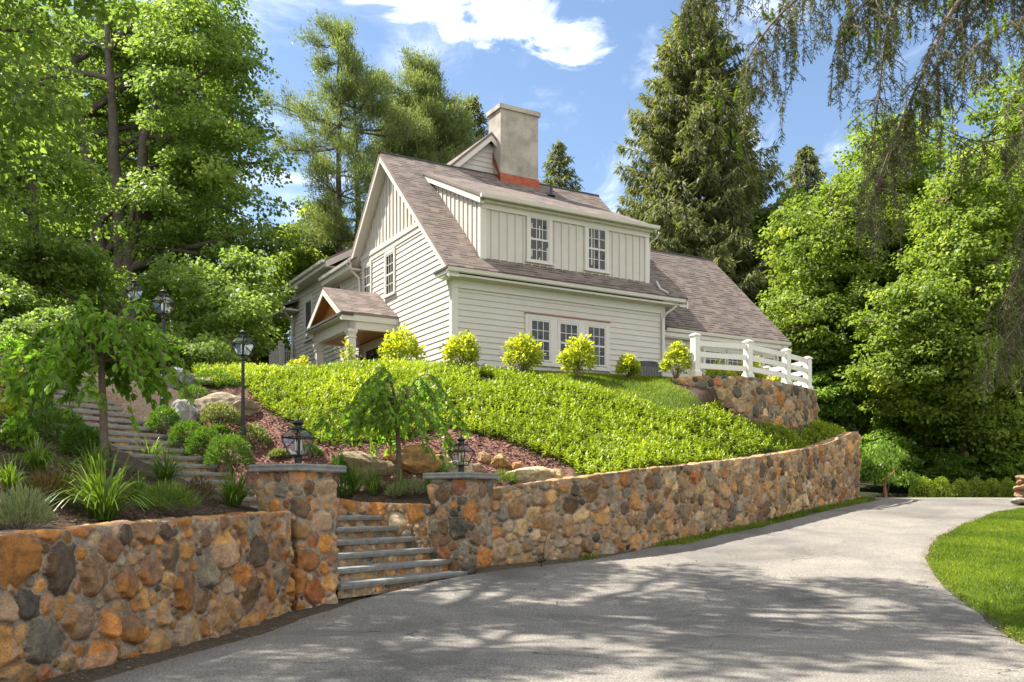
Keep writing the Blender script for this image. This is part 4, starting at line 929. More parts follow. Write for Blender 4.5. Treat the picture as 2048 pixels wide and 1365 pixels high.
# ------------------------------------------------------------------ leaves
LM = dict(
    maple=leafmat('maple_leaf', (.13, .2, .045), (.29, .40, .09), .58, .5, (1.1, 1.15, .62), (.45, .5, .13)),
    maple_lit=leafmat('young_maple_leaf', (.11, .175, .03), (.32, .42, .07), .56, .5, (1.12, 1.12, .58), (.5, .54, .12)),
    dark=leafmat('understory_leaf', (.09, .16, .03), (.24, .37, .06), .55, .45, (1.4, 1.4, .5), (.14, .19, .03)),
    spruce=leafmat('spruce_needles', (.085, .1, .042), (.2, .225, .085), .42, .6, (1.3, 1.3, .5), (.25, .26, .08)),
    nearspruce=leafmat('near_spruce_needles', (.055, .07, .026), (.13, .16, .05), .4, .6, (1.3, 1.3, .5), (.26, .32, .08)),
    sprucetip=leafmat('spruce_new_growth', (.12, .2, .02), (.25, .34, .05), .45, .5),
    pine=leafmat('pine_needles', (.11, .155, .06), (.27, .34, .13), .45, .55, (1.3, 1.25, .6), (.32, .33, .16)),
    pach=leafmat('pachysandra_leaf', (.10, .165, .016), (.37, .46, .045), .42, .5, (1.18, 1.2, .45), (.62, .62, .10)),
    hyd=leafmat('hydrangea_leaf', (.2, .3, .03), (.5, .56, .07), .6, .5, (1.3, 1.15, .4), (.60, .60, .11)),
    cherry=leafmat('cherry_leaf', (.11, .2, .024), (.29, .45, .06), .6, .35, (1.1, 1.3, .5), (.2, .27, .04)),
    yew=leafmat('yew_needles', (.05, .11, .02), (.14, .25, .035), .4, .45, (1.3, 1.3, .4), (.12, .2, .03)),
    varieg=leafmat('variegated_leaf', (.08, .12, .03), (.3, .33, .12), .4, .45, (1.2, 1.2, .6), (.5, .5, .25)),
    lily=leafmat('daylily_blade', (.06, .12, .018), (.17, .26, .04), .45, .35, (1.3, 1.3, .45), (.32, .38, .10)),
    lav=leafmat('lavender_blade', (.16, .2, .10), (.32, .37, .18), .5, .6, (1.2, 1.2, .6), (.34, .38, .2)),
    spirea=leafmat('spirea_leaf', (.05, .07, .015), (.16, .09, .03), .45, .5, (1.2, 1.1, .5)),
    grass=leafmat('grass_blade', (.08, .14, .012), (.24, .32, .028), .5, .5, (1.3, 1.25, .4), (.3, .33, .06)),
    box=leafmat('boxwood_leaf', (.10, .17, .02), (.32, .42, .05), .35, .45, (1.2, 1.2, .4), (.28, .34, .05)),
    chip=leafmat('bark_chip', (.10, .045, .034), (.30, .155, .125), 0, .9, (1, 1, 1), (.42, .27, .23)),
    litter=leafmat('dry_litter', (.12, .07, .03), (.36, .24, .12), .2, .8, (1, 1, 1), (.5, .42, .3)),
)
def kites(P, D, N, L_, Wd, fold=.18, curl=0.0):
    """one folded four-point leaf per row: base, side, tip, side"""
    D = unit(D); S = unit(np.cross(D, N)); N = np.cross(S, D)
    L_ = np.broadcast_to(np.asarray(L_, float), (len(P),))[:, None]; Wd = np.broadcast_to(np.asarray(Wd, float), (len(P),))[:, None]
    mid = P+D*L_*.42; up = N*Wd*fold
    V = np.stack([P, mid+S*Wd/2+up, P+D*L_-N*L_*curl, mid-S*Wd/2+up], 1).reshape(-1, 3)
    return V, np.arange(len(P)*4).reshape(-1, 4)
def hexleaf(P, D, N, L_, Wd, fold=.15, curl=.15):
    D = unit(D); S = unit(np.cross(D, N)); N = np.cross(S, D)
    L_ = np.broadcast_to(np.asarray(L_, float), (len(P),))[:, None]; Wd = np.broadcast_to(np.asarray(Wd, float), (len(P),))[:, None]
    a = P+D*L_*.28-N*L_*curl*.1; b = P+D*L_*.66-N*L_*curl*.4; t = P+D*L_-N*L_*curl; u = N*Wd*fold
    V = np.stack([P, a+S*Wd*.42+u, b+S*Wd*.4+u, t, b-S*Wd*.4+u, a-S*Wd*.42+u, a, b], 1).reshape(-1, 3)
    k = np.arange(len(P))[:, None]*8
    F = np.stack([k+np.array([[0, 1, 2, 7]]), k+np.array([[7, 2, 3, 3]])], 1)
    q = np.concatenate([k+np.array([[0, 1, 6, 5]])*0+np.array([[0, 1, 6, 6]]) for _ in range(0)]) if 0 else None
    F = np.concatenate([k+np.array([r]) for r in ((0, 1, 6, 5), (1, 2, 7, 6), (6, 7, 4, 5), (2, 3, 4, 7))])
    return V, F
def leafobj(name, VF, tint, mat, parent, rep=4):
    V, F = VF
    if parent is not None: V = V-np.array(parent.location)[None]
    return npmesh(name, V, F, mat, parent, attrs={'tint': np.repeat(np.clip(tint, 0, 1), rep)})
def rdir(n, rg): return unit(rg.normal(size=(n, 3)))
def limbs(name, polys, mat, parent, n=7):
    """polys: list of (points, radii)"""
    V, F = join([tube_np(np.array(p, float), np.array(r, float), n) for p, r in polys])
    return npmesh(name, V-np.array(parent.location)[None], F, mat, parent, smooth=True)
def curve(a, b, n=8, bend=(0, 0, 0), jit=0, rg=None):
    t = np.linspace(0, 1, n)[:, None]; a = np.array(a, float); b = np.array(b, float)
    P = a*(1-t)+b*t+np.array(bend, float)*(4*t*(1-t))
    if jit: P[1:-1] += rg.normal(0, jit, (n-2, 3))
    return P

# ------------------------------------------------------------------ trees
def broadleaf(name, loc, label, cat, group, crowns, nclus, per, leaf, mat, seed, stems=None, tr=.3, bark='bark', flat=.42, rc=(.7, 1.25), limbn=26, shell=.55, trunk_top=None, tbias=0., minz=None):
    """crowns: list of (centre, radii) ellipsoids (world); leaf pads are spread through them"""
    rg = np.random.default_rng(seed); loc = np.array(loc, float)
    o = empty(name, tuple(loc), label, cat, group)
    vol = np.array([r[0]*r[1]*r[2] for _, r in crowns]); pick = rg.choice(len(crowns), nclus, p=vol**.75/(vol**.75).sum())
    C = np.array([c for c, _ in crowns], float)[pick]; R = np.array([r for _, r in crowns], float)[pick]
    d = rdir(nclus, rg); q = rg.uniform(shell**3, 1, nclus)**(1/3)
    K = C+d*R*q[:, None]*(1+.18*fbm(d*2.2+pick[:, None], 3, seed))[:, None]
    if minz is not None: K = K[K[:, 2] > minz]; nclus = len(K)
    d = unit(K-C[:nclus]) if minz is None else unit(K-np.array(crowns[0][0]))
    rr = rg.uniform(*rc, nclus)
    n = nclus*per; ci = np.repeat(np.arange(nclus), per)
    e = rdir(n, rg)*(rg.uniform(.15, 1, n)**(1/2.2))[:, None]; e[:, 2] *= flat
    hor = np.hypot(e[:, 0], e[:, 1]); e[:, 2] -= .28*hor**2
    P = K[ci]+e*rr[ci][:, None]
    N = unit(rg.normal(0, .55, (n, 3))+np.array([0, 0, .8])+.35*d[ci])
    D = unit(np.c_[e[:, :2]+rg.normal(0, .5, (n, 2)), rg.normal(-.45, .35, n)])
    ls = leaf*rg.uniform(.7, 1.3, n)
    ct = rg.normal(.45+tbias, .16, nclus); tint = ct[ci]+rg.normal(0, .17, n)
    leafobj('crown', kites(P, D, N, ls, ls*.78), tint, LM[mat], o)
    # trunk and limbs
    polys = []; top = trunk_top if trunk_top is not None else max(c[2]+r[2]*.55 for c, r in crowns)
    cx_ = np.mean([c[:2] for c, _ in crowns], axis=0)
    st = stems or [((0, 0), (cx_[0]-loc[0], cx_[1]-loc[1]), tr)]
    tops = []
    for (dx, dy), (ex, ey), r in st:
        P_ = curve(loc+np.array([dx, dy, -.3]), np.array([loc[0]+ex, loc[1]+ey, top]), 12, (rg.normal(0, .25), rg.normal(0, .25), 0), .06*r/.3, rg)
        Rr = r*np.linspace(1, .18, 12)**.9; Rr[0] *= 1.45; polys.append((P_, Rr)); tops.append(P_)
    for k in rg.choice(nclus, min(limbn, nclus), replace=False):
        P_ = tops[rg.integers(len(tops))]; tz = K[k][2]-rg.uniform(.25, .6)*np.hypot(*(K[k][:2]-P_[-1][:2])) - .5
        i = np.clip(np.searchsorted(P_[:, 2], tz), 2, 10); a = P_[i]; L_ = np.linalg.norm(K[k]-a)
        r0 = min(.05+.022*L_, .55*tr)
        polys.append((curve(a, K[k], 8, (0, 0, .05*L_), .04*L_/3, rg), r0*np.linspace(1, .2, 8)))
        for _ in range(2):
            b = curve(a, K[k], 8)[rg.integers(3, 7)]; e2 = b+rdir(1, rg)[0]*np.array([1, 1, .5])*L_*.35; polys.append((curve(b, e2, 5), r0*np.linspace(.4, .1, 5)))
    limbs('trunk', polys, M[bark], o)
    return o
def conifer(name, loc, label, H, R, seed, mat='spruce', cat='tree', group=None, droop=.55, whorl=.42, per=13, spray=.5, base=.06, power=.85, tips=.12, tr=None, wid=.085, tbias=0., curtain=3):
    rg = np.random.default_rng(seed); loc = np.array(loc, float); o = empty(name, tuple(loc), label, cat, group)
    polys = [(curve(loc-[0, 0, .3], loc+[0, 0, H*.985], 10, (rg.normal(0, .1), rg.normal(0, .1), 0)), (tr or H*.016)*np.linspace(1, .06, 10))]
    P = []; D = []; N = []; T = []; LL = []
    h = H*base
    while h < H*.985:
        f = h/H; env = R*min(1, (1-f)**power*1.02+.02)*(.75+.25*min(1, f/.12))
        for a in np.arange(rg.integers(6, 9))*2*np.pi/7+rg.uniform(0, 6):
            ln = env*rg.uniform(.62, 1.12)
            if ln < .12: ln = .12
            a += rg.normal(0, .2); u = np.array([math.cos(a), math.sin(a), 0])
            n = max(int(ln/.33), 3); t = np.linspace(0, 1, n)
            rise = .25*f*ln
            br = loc+[0, 0, h+rg.uniform(-.2, .2)] + u*(t*ln)[:, None] + np.c_[np.zeros(n), np.zeros(n), rise*t - droop*ln*.42*t**1.3 + .30*droop*ln*t**3.5]
            if ln > .8: polys.append((br, (.012+.012*ln)*np.linspace(1, .2, n)))
            bt = rg.normal(.42+tbias, .13)
            side = np.array([-u[1], u[0], 0]); m = n*per
            tt = np.clip(rg.uniform(.12, 1.03, m)**.8, 0, 1); p = np.stack([np.interp(tt, t, br[:, c]) for c in range(3)], 1)
            sg = rg.choice([-1, 1], m); lat = rg.uniform(0, .42, m)*ln*(1-tt*.75)*.8
            p = p+side*(sg*lat)[:, None]; p[:, 2] -= lat*.35
            dirn = u*rg.uniform(.15, .7, m)[:, None]+side*(sg*rg.uniform(.1, .7, m))[:, None]+np.c_[np.zeros(m), np.zeros(m), -rg.uniform(.25, 1.15, m)*(droop+.25)]
            k = rg.random(m) < .16; dirn[k, 2] = rg.uniform(.05, .4, k.sum())
            P.append(p); D.append(dirn); T.append(bt+rg.normal(0, .15, m)+.2*(tt > .9)); N.append(rg.normal(0, .6, (m, 3))+[0, 0, .7]); LL.append(spray*rg.uniform(.5, 1.2, m)*(.55+.45*min(1, env/2)))
        h += whorl*(.55+.45*(1-f))
    m = 26; P.append(loc+[0, 0, H*.93]+np.c_[rg.normal(0, .05, (m, 2)), np.linspace(0, H*.06, m)]); D.append(np.c_[rg.normal(0, .5, (m, 2)), np.full(m, .8)]); N.append(rdir(m, rg)); T.append(np.full(m, .6)); LL.append(np.full(m, spray*.6))
    P, D, N, T, LL = map(np.concatenate, (P, D, N, T, LL))
    leafobj('crown', kites(P, D, N, LL, wid*rg.uniform(.7, 1.4, len(P)), .1, .12), T, LM[mat], o)
    limbs('trunk', polys, M['bark2'], o, 6); return o
def pine(name, loc, label, H, R, zlow, seed, stems=((0, 0),), group=None, tbias=0., lean=0., dens=1.0, gap=1.0):
    """white pine: bare boles, long level limbs carrying upswept plumes of needles"""
    rg = np.random.default_rng(seed); loc = np.array(loc, float); o = empty(name, tuple(loc), label, 'tree', group)
    polys = []; PU = []; axis_ = []
    for k, (dx, dy) in enumerate(stems):
        hh = H*(1-.06*k); ax = curve(loc+[dx, dy, -.3], loc+[dx*.8+lean, dy*.8, hh], 14, (rg.normal(0, .2), rg.normal(0, .2), 0), .05, rg); axis_.append(ax)
        polys.append((ax, .34*np.linspace(1, .08, 14)))
        h = zlow
        while h < hh-.3:
            f = (h-zlow)/(hh-zlow); env = R*(.55+.6*f if f < .35 else .76 if f < .5 else .76*((1-f)/.5)**.8+.12)
            for _ in range(rg.integers(3, 6)):
                a = rg.uniform(0, 2*np.pi); ln = env*rg.uniform(.4, 1.35); u = np.array([math.cos(a), math.sin(a), 0])
                b0 = np.array([np.interp(h, ax[:, 2]-loc[2], ax[:, c]) for c in range(3)])
                br = curve(b0, b0+u*ln+[0, 0, ln*rg.uniform(-.05, .35)], 8, (0, 0, -.07*ln), .05, rg); polys.append((br, (.02+.013*ln)*np.linspace(1, .25, 8)))
                for j in range(4, 8):
                    for q in range(1+int(ln > 1.0)+int(ln > 2.0)+int(ln > 3)):
                        off = rg.normal(0, .13*ln, 3)*[1, 1, .35]; c = br[j]+off; PU.append((c, unit(u*.55+off*.6+np.array([0, 0, .75]))))
                        if q: polys.append((curve(br[max(j-2, 1)], c, 4), .018*np.linspace(1, .4, 4)))
            h += rg.uniform(.75, 1.35)*gap
    for ax in axis_:
        for q in range(9): PU.append((ax[-1]+rg.normal(0, .22, 3)*[1, 1, .5]-[0, 0, .1+.14*q], unit(rg.normal(0, .5, 3)+[0, 0, 1.])))
    C = np.array([p for p, _ in PU]); U = np.array([u for _, u in PU]); per = int(84*dens); n = len(C)*per; ci = np.repeat(np.arange(len(C)), per)
    D = unit(U[ci]*1.1+rdir(n, rg)*.9); P = C[ci]+U[ci]*rg.uniform(-.3, .3, n)[:, None]+rg.normal(0, .19, (n, 3))
    tint = rg.normal(.45+tbias, .15, len(C))[ci]+rg.normal(0, .16, n)
    leafobj('crown', kites(P, D, rdir(n, rg), rg.uniform(.16, .32, n), rg.uniform(.03, .05, n), .1), tint, LM['pine'], o)
    limbs('trunk', polys, M['bark'], o, 6); return o
def T(px, Y, z=None): x = (px-CXP)/FPX*Y; return np.array([x, Y, gz(x, Y) if z is None else z])
def E(px, py, Y, rx, rz, ry=None):
    """an ellipsoid of foliage: where it is seen, how far, half width and half height in photo pixels"""
    c = W(px, py, Y); s = Y/FPX; return (c, (rx*s, (ry if ry else rx*s), rz*s))

# left: the great many-stemmed maple and its neighbours
b = T(235, 43)
broadleaf('maple_tree', b, 'huge many-stemmed maple with a split grey trunk, filling the upper left', 'tree', None,
    [E(250,330,46.5,190,200,3.2), E(60,330,43,90,200,3.4), E(330,420,42,70,90,2.4), E(400,190,43,130,170,3.6), E(330,90,46,150,130,3.4), E(470,350,43,105,170,3.2), E(170,130,46,150,150,3.4), E(500,500,42.5,80,120,2.6), E(420,20,44,75,90,3), E(300,520,46,130,90,3.)], 520, 165, .19, 'maple', 101,
    stems=[((-.25, 0), (-2.4, .6), .42), ((.1, .1), (-.4, -.2), .46), ((.5, 0), (2.4, .3), .4), ((-.1, .3), (.9, 1.4), .34)], tr=.4, rc=(.75, 1.3), limbn=46, trunk_top=b[2]+14)
b = T(520, 37); broadleaf('maple_tree', b, 'smaller bright green maple with low hanging boughs left of the house', 'tree', None,
    [E(455,640,34.5,85,75,2.4), E(390,600,35,90,80,2.4), E(495,590,36,50,95,1.8), E(420,690,33.5,90,50,2.)], 150, 130, .16, 'maple', 102, tr=.16, rc=(.55, .95), limbn=24)
b = T(80, 34); broadleaf('maple_tree', b, 'tall leafy tree at the left edge behind the hillside stairs', 'tree', None,
    [E(60,420,34,130,170,3.2), E(30,180,34.5,120,170,3.2), E(130,560,35,100,110,2.6), E(-60,560,33,120,140,3)], 260, 130, .17, 'maple', 103, tr=.26, rc=(.6, 1.05), limbn=26)
broadleaf('maple_tree', (-13.9, 18.6, gz(-13.9, 18.6)), 'nearest tall maple whose boughs hang into the top left corner', 'tree', None,
    [((-9.9, 19.2, 13.2), (1.9, 2.2, 2.4)), ((-10.6, 18.4, 9.6), (1.5, 1.8, 1.9)), ((-10.5, 19.6, 18.2), (2.7, 1.7, 1.3)), ((-10.8, 16.9, 18), (2.3, 1.7, 1.3)), ((-7.5, 18.2, 18.2), (2.0, 1.4, 1.2)), ((-13.2, 13.7, 18), (1.6, 1.6, 1.2)), ((-8.0, 14.6, 17.8), (1.7, 1.3, 1.1)), ((-15.2, 16.4, 18), (2.4, 2., 1.6)), ((-16.5, 13.4, 17.5), (2.2, 2.0, 1.6)), ((-18.6, 16.8, 18), (2.6, 2.4, 2.)), ((-19.0, 20.2, 17), (2.6, 2.4, 2.)), ((-5.4, 15.8, 17.6), (1.9, 1.3, 1.)), ((-4.4, 16.6, 18.4), (1.8, 1.3, 1.)), ((-10.0, 13.5, 17.4), (1.5, 1.0, 1.)), ((-13.2, 11.8, 17), (1.6, 1.2, 1.))], 330, 150, .16, 'maple', 104, tr=.36, rc=(.5, .95), limbn=60)
for px, Y, zt, r, sd, lab in ((60, 60, 0, 95, 111, 'dim tree trunk and foliage far left behind the stairs'), (190, 62, 0, 120, 112, 'leafy tree behind the split maple trunk'), (360, 63, 0, 120, 113, 'leafy tree behind the pair of lamp posts'), (-90, 58, 0, 120, 114, 'leafy tree outside the left edge')):
    b = T(px, Y); broadleaf('forest_tree', b, lab, 'tree', 'forest trees behind the maples', [E(px, 430, Y, r, 200, 3.5), E(px+30, 620, Y-1, r, 90, 3), E(px-20, 200, Y, r*.9, 170, 3.4)], 190, 150, .3, 'maple_lit', sd, tr=.2, rc=(.8, 1.3), limbn=14)
for px, Y, cx_, cy_, rx, rz, sd, lab in ((628, 58, 640, 470, 62, 75, 121, 'sunlit yellow-green tree under the white pines left of the gable'), (560, 54, 585, 520, 55, 75, 122, 'sunlit yellow-green tree between the maple and the house eave'), (690, 60, 680, 560, 60, 60, 123, 'low sunlit tree seen just above the side roof'), (520, 50, 530, 660, 60, 70, 124, 'low leafy tree filling the gap behind the deck railing'), (470, 52, 470, 600, 60, 90, 125, 'low leafy tree behind the drooping maple boughs left of the house')):
    b = T(px, Y); broadleaf('young_tree', b, lab, 'tree', 'sunlit young trees behind the house', [E(cx_, cy_, Y, rx, rz, 2.2), E(cx_-12, cy_+80, Y, rx, 60, 2.2)], 80, 150, .22, 'maple_lit', sd, tr=.14, rc=(.6, 1.0), limbn=12)
# pines and spruces behind the house
b = T(688, 50, 6.5); pine('white_pine', b, 'tall double-trunked white pine rising left of the gable', 27.3-6.5, 3.55, 9.2, 131, ((-.35, 0), (.5, .2)), 'white pines behind the house')
b = T(845, 54, 6.5); pine('white_pine', b, 'second white pine, greener and rounder, above the gable ridge', 27.4-6.5, 2.9, 12.0, 132, ((-.3, 0), (.35, .1), (0, .3)), 'white pines behind the house', tbias=-.05, dens=1.0, gap=.62)
conifer('spruce_tree', T(942, 60, 6.5), 'narrow dark spruce top just left of the chimney', 27.7-6.5, 6.5, 133, per=8, tbias=-.08, power=.8)
conifer('spruce_tree', T(1118, 62, 6), 'small spruce top just right of the chimney', 25.6-6, 7.5, 134, per=7, power=.95)
conifer('spruce_tree', T(1392, 58, 4.5), 'very large Norway spruce towering behind the right wing', 33.0-4.5, 8.2, 135, per=20, droop=.75, power=.66, spray=.5, whorl=.44, wid=.085)
conifer('spruce_tree', T(1612, 60, 4), 'smaller spruce right of the very large one', 24.5-4, 6.4, 136, per=10, droop=.7, power=.8)
conifer('spruce_tree', T(1490, 64, 4), 'spruce half hidden behind the right shoulder of the very large one', 26.5-4, 6.6, 137, per=9, droop=.7)
# right: sunlit maples and woodland
for (px, Y, cr, n, sd, tr, lab) in (
    (1655, 44, [E(1640,520,44,95,110,3.), E(1665,585,43.5,75,70,2.2), E(1745,560,43.5,70,80,2.), E(1600,640,43,80,80,2.6), E(1700,440,44.5,80,100,2.8), E(1690,650,42.5,90,90,2.6), E(1590,470,45,45,70,2)], 230, 141, .24, 'sunlit maple beside the right wing roof, first in the row of bright trees'),
    (1800, 46, [E(1790,360,46,120,150,3.6), E(1760,520,44.5,110,120,3.2), E(1850,480,45,100,130,3.2)], 250, 142, .28, 'tall bright maple in the middle of the right-hand trees'),
    (1940, 40, [E(1860,800,38.6,110,34,1.6), E(1985,850,38.4,70,50,1.4), E(1930,560,38.5,120,140,3.), E(1840,640,38,110,90,2.6), E(1960,420,39,120,130,3.), E(1890,730,37.5,130,60,2.4), E(1790,745,38,90,45,2.)], 300, 143, .3, 'bright maple with a dark leaning trunk above the round box shrubs'),
    (1730, 50, [E(1720,540,50,150,210,3.), E(1640,620,49,90,160,2.6), E(1830,560,50,150,230,3.), E(1760,730,48,130,90,2.6), E(1960,600,50,130,230,3)], 330, 145, .26, 'broad leafy tree filling the gaps behind the bright maples'),
    (2090, 41, [E(2040,300,42,120,160,3.6), E(2060,520,41,100,150,3.4), E(2150,400,41,150,200,4), E(2040,700,39,70,110,2.4)], 290, 144, .3, 'tall maple at the right edge behind the hanging spruce boughs')):
    broadleaf('maple_tree', T(px, Y), lab, 'tree', None, cr, int(n*2.3), 100, .165, 'maple_lit', sd, tr=tr*.8, rc=(.35, .95), limbn=60, bark='bark2', tbias=-.06, flat=.5, shell=.1)
for px, Y, sd, lab in ((1700, 56, 151, 'shaded tree deep in the wood right of the spruces'), (2010, 57, 153, 'shaded tree deep in the wood near the right edge'), (1560, 58, 154, 'shaded tree deep behind the right wing roof'), (2160, 60, 155, 'shaded tree outside the right edge')):
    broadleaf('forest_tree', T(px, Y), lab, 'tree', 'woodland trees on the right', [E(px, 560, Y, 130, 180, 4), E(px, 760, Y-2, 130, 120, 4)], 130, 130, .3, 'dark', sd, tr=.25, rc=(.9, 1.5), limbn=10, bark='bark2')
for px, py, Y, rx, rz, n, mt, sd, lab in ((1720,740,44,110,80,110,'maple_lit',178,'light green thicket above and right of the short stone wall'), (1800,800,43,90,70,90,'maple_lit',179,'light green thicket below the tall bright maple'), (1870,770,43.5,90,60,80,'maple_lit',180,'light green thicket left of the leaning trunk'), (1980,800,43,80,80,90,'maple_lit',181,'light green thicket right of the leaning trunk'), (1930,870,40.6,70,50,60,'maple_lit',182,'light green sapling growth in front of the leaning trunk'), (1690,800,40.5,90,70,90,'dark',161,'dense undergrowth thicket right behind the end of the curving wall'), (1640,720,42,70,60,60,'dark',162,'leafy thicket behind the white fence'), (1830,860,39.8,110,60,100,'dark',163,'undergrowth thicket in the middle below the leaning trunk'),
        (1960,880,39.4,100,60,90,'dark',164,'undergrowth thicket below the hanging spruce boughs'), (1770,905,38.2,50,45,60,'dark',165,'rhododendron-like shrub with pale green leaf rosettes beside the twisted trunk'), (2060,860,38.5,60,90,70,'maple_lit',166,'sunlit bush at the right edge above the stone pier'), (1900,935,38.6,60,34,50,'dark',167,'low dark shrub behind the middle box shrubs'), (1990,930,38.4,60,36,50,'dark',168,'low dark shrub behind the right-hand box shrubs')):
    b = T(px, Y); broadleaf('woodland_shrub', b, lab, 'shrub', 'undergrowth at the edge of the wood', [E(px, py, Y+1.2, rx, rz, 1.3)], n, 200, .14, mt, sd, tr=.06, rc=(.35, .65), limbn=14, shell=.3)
# small twisted ornamental tree by the wall's far end
b = T(1772, 36.6); rg = np.random.default_rng(5); o = empty('weeping_maple', tuple(b), 'small ornamental tree with a bare twisted orange trunk past the wall end', 'tree')
pts = [W(x, y, 36.6+q) for x, y, q in ((1772,996,0),(1769,975,.05),(1765,966,.1),(1773,958,0),(1770,948,-.1),(1764,940,.1),(1780,925,0))]; pts[0] = b-[0, 0, .1]
limbs('trunk', [(np.array(pts), np.array([.075,.06,.07,.065,.055,.05,.02])), (np.array([pts[3], W(1784,948,36.8), W(1795,935,37)]), np.array([.04,.03,.015]))], pbr('twisted_bark', (.34, .15, .07), .8, ((.2, .08, .04), .6), .5, 12), o)
kc = W(1772, 915, 36.9)+rdir(34, rg)*[1.2, .9, .55]; kc[:, 2] -= .3*np.abs(kc[:, 0]-kc[:, 0].mean()); ci = np.repeat(np.arange(34), 130); n = len(ci); e = rdir(n, rg)*rg.uniform(.2, .5, n)[:, None]*[1, 1, .6]; e[:, 2] -= .45*np.hypot(e[:, 0], e[:, 1]); P = kc[ci]+e
leafobj('crown', kites(P, np.c_[e[:, :2], -rg.uniform(.3, 1, n)], rg.normal(0, .5, (n, 3))+[0, 0, .8], .15, .07), rg.normal(.5, .2, n), LM['dark'], o)

# ------------------------------------------------------------------ boughs of the near spruce, hanging into the top right
def near_spruce():
    rg = np.random.default_rng(77); base = np.array([11.6, 14.2, gz(11.6, 14.2)])
    o = empty('near_spruce', tuple(base), 'nearest spruce with long dark drooping boughs hanging into the top right corner', 'tree')
    polys = [(curve(base-[0, 0, .2], base+[0, 0, 19], 12, (.1, 0, 0)), .36*np.linspace(1, .1, 12))]
    BO = []      # (control points, hanging length, density)
    def bough(h, pts, r=.045, hang=.7, den=1.0, cur=None):
        a = np.array([base[0], base[1], h]); q = np.array([a]+[W(*p) for p in pts])
        d = np.r_[0, np.cumsum(np.linalg.norm(np.diff(q, axis=0), axis=1))]; s = np.linspace(0, d[-1], max(int(d[-1]/.18), 8))
        c = np.stack([np.interp(s, d, q[:, k]) for k in range(3)], 1)
        for k in range(3): c[:, k] = np.convolve(np.pad(c[:, k], 3, mode='edge'), np.ones(7)/7, 'valid')
        polys.append((c, r*np.linspace(1.3, .18, len(c)))); BO.append((c, hang, den))
    bough(10.6, [(2060,-150,12.5),(1850,-130,12),(1680,-70,11.6),(1600,-5,11.4),(1545,35,11.3),(1505,90,11.2),(1482,150,11.2)], .05, .95, 1.2)
    bough(10.2, [(2060,-80,12.6),(1800,-90,12.2),(1640,-70,12),(1500,-60,11.9),(1400,-35,11.8),(1372,15,11.8)], .045, .62, .9)
    bough(9.6, [(2040,-60,12),(1920,-20,11.6),(1880,70,11.3),(1845,150,11.2),(1808,230,11.1),(1772,310,11.1),(1745,400,11.1)], .05, .75, .95)
    bough(9.4, [(2060,-40,12.4),(1960,-10,12),(1920,60,11.8),(1880,130,11.7),(1840,185,11.6),(1808,260,11.5),(1790,330,11.5)], .05, .62, 1.0)
    bough(10., [(2050,-120,12.2),(1860,-80,11.8),(1760,-30,11.5),(1700,30,11.4),(1672,80,11.4)], .04, .95, 1.3)
    bough(9.8, [(2050,-100,12.8),(1900,-70,12.4),(1790,-20,12.2),(1768,60,12.1),(1765,150,12.1),(1748,260,12.1),(1735,360,12.1),(1728,450,12.1)], .03, .55, .9)
    bough(7.6, [(2060,20,11.2),(2010,50,11),(1960,80,10.9),(1925,115,10.9)], .03, .62, 1.0)
    bough(7.0, [(2060,255,11.4),(2000,288,11.2),(1930,296,11.1),(1890,275,11),(1862,230,11)], .026, .5, .7)
    bough(5.6, [(2080,380,11),(2050,520,10.8),(2020,600,10.7),(1985,640,10.7)], .03, .75, 1.2)
    bough(5.2, [(2090,440,11.2),(2060,620,11),(2030,700,11)], .03, .7, 1.1)
    bough(8.4, [(2080,60,10.6),(2050,160,10.5),(2042,270,10.5)], .03, .6, .9)
    bough(4.8, [(2090,560,10.6),(2050,640,10.5),(2000,700,10.5),(1960,735,10.5)], .026, .5, .8)
    P = []; D = []; T_ = []; tp = []
    for c, hang, den in BO:
        L_ = np.linalg.norm(np.diff(c, axis=0), axis=1).sum(); vis = np.arange(len(c))[len(c)//4:]
        ns = int(L_*19*den)
        for _ in range(ns):
            i = rg.choice(vis); f = i/len(c); p = c[i]+rg.normal(0, .03, 3)
            lat = rdir(1, rg)[0]*[1, 1, .15]*rg.uniform(.05, .42)
            ln = hang*rg.uniform(.25, 1.05)*(.65+.5*f); n = max(int(ln/.05), 4)
            t = np.linspace(0, 1, n); q = p+lat*(np.minimum(t*2.2, 1)[:, None])+np.c_[np.zeros(n), np.zeros(n), -ln*t**1.2]+np.cumsum(rg.normal(0, .006, (n, 3)), 0)
            polys.append((q, .0055*np.linspace(1, .45, n))); bt = rg.normal(.33, .14)
            # needled side shoots down the strand
            per = int(ln*88); tt = rg.uniform(.08, 1, per); pp = np.stack([np.interp(tt, t, q[:, k]) for k in range(3)], 1)
            a = rg.uniform(0, 2*np.pi, per); dr = np.c_[np.cos(a), np.sin(a), -rg.uniform(.35, 1.2, per)]
            P.append(pp); D.append(dr); T_.append(bt+rg.normal(0, .14, per))
            if rg.random() < .55:
                for _ in range(rg.integers(1, 4)):
                    k = rg.integers(n//4, n); e = q[k]+rdir(1, rg)[0]*[.16, .16, .05]-[0, 0, rg.uniform(.08, .22)]; s = curve(q[k], e, 5); polys.append((s, np.full(5, .004)))
                    m = 17; pp = s[rg.integers(0, 5, m)]+rg.normal(0, .012, (m, 3)); a = rg.uniform(0, 2*np.pi, m); P.append(pp); D.append(np.c_[np.cos(a)*.8, np.sin(a)*.8, -rg.uniform(.3, 1.2, m)]); T_.append(bt+rg.normal(0, .14, m))
            if rg.random() < .06: tp.append(q[-1])
    P, D, T_ = map(np.concatenate, (P, D, T_)); n = len(P)
    leafobj('needles', kites(P, D, rdir(n, rg), rg.uniform(.04, .078, n), rg.uniform(.009, .016, n), .1), T_, LM['nearspruce'], o)
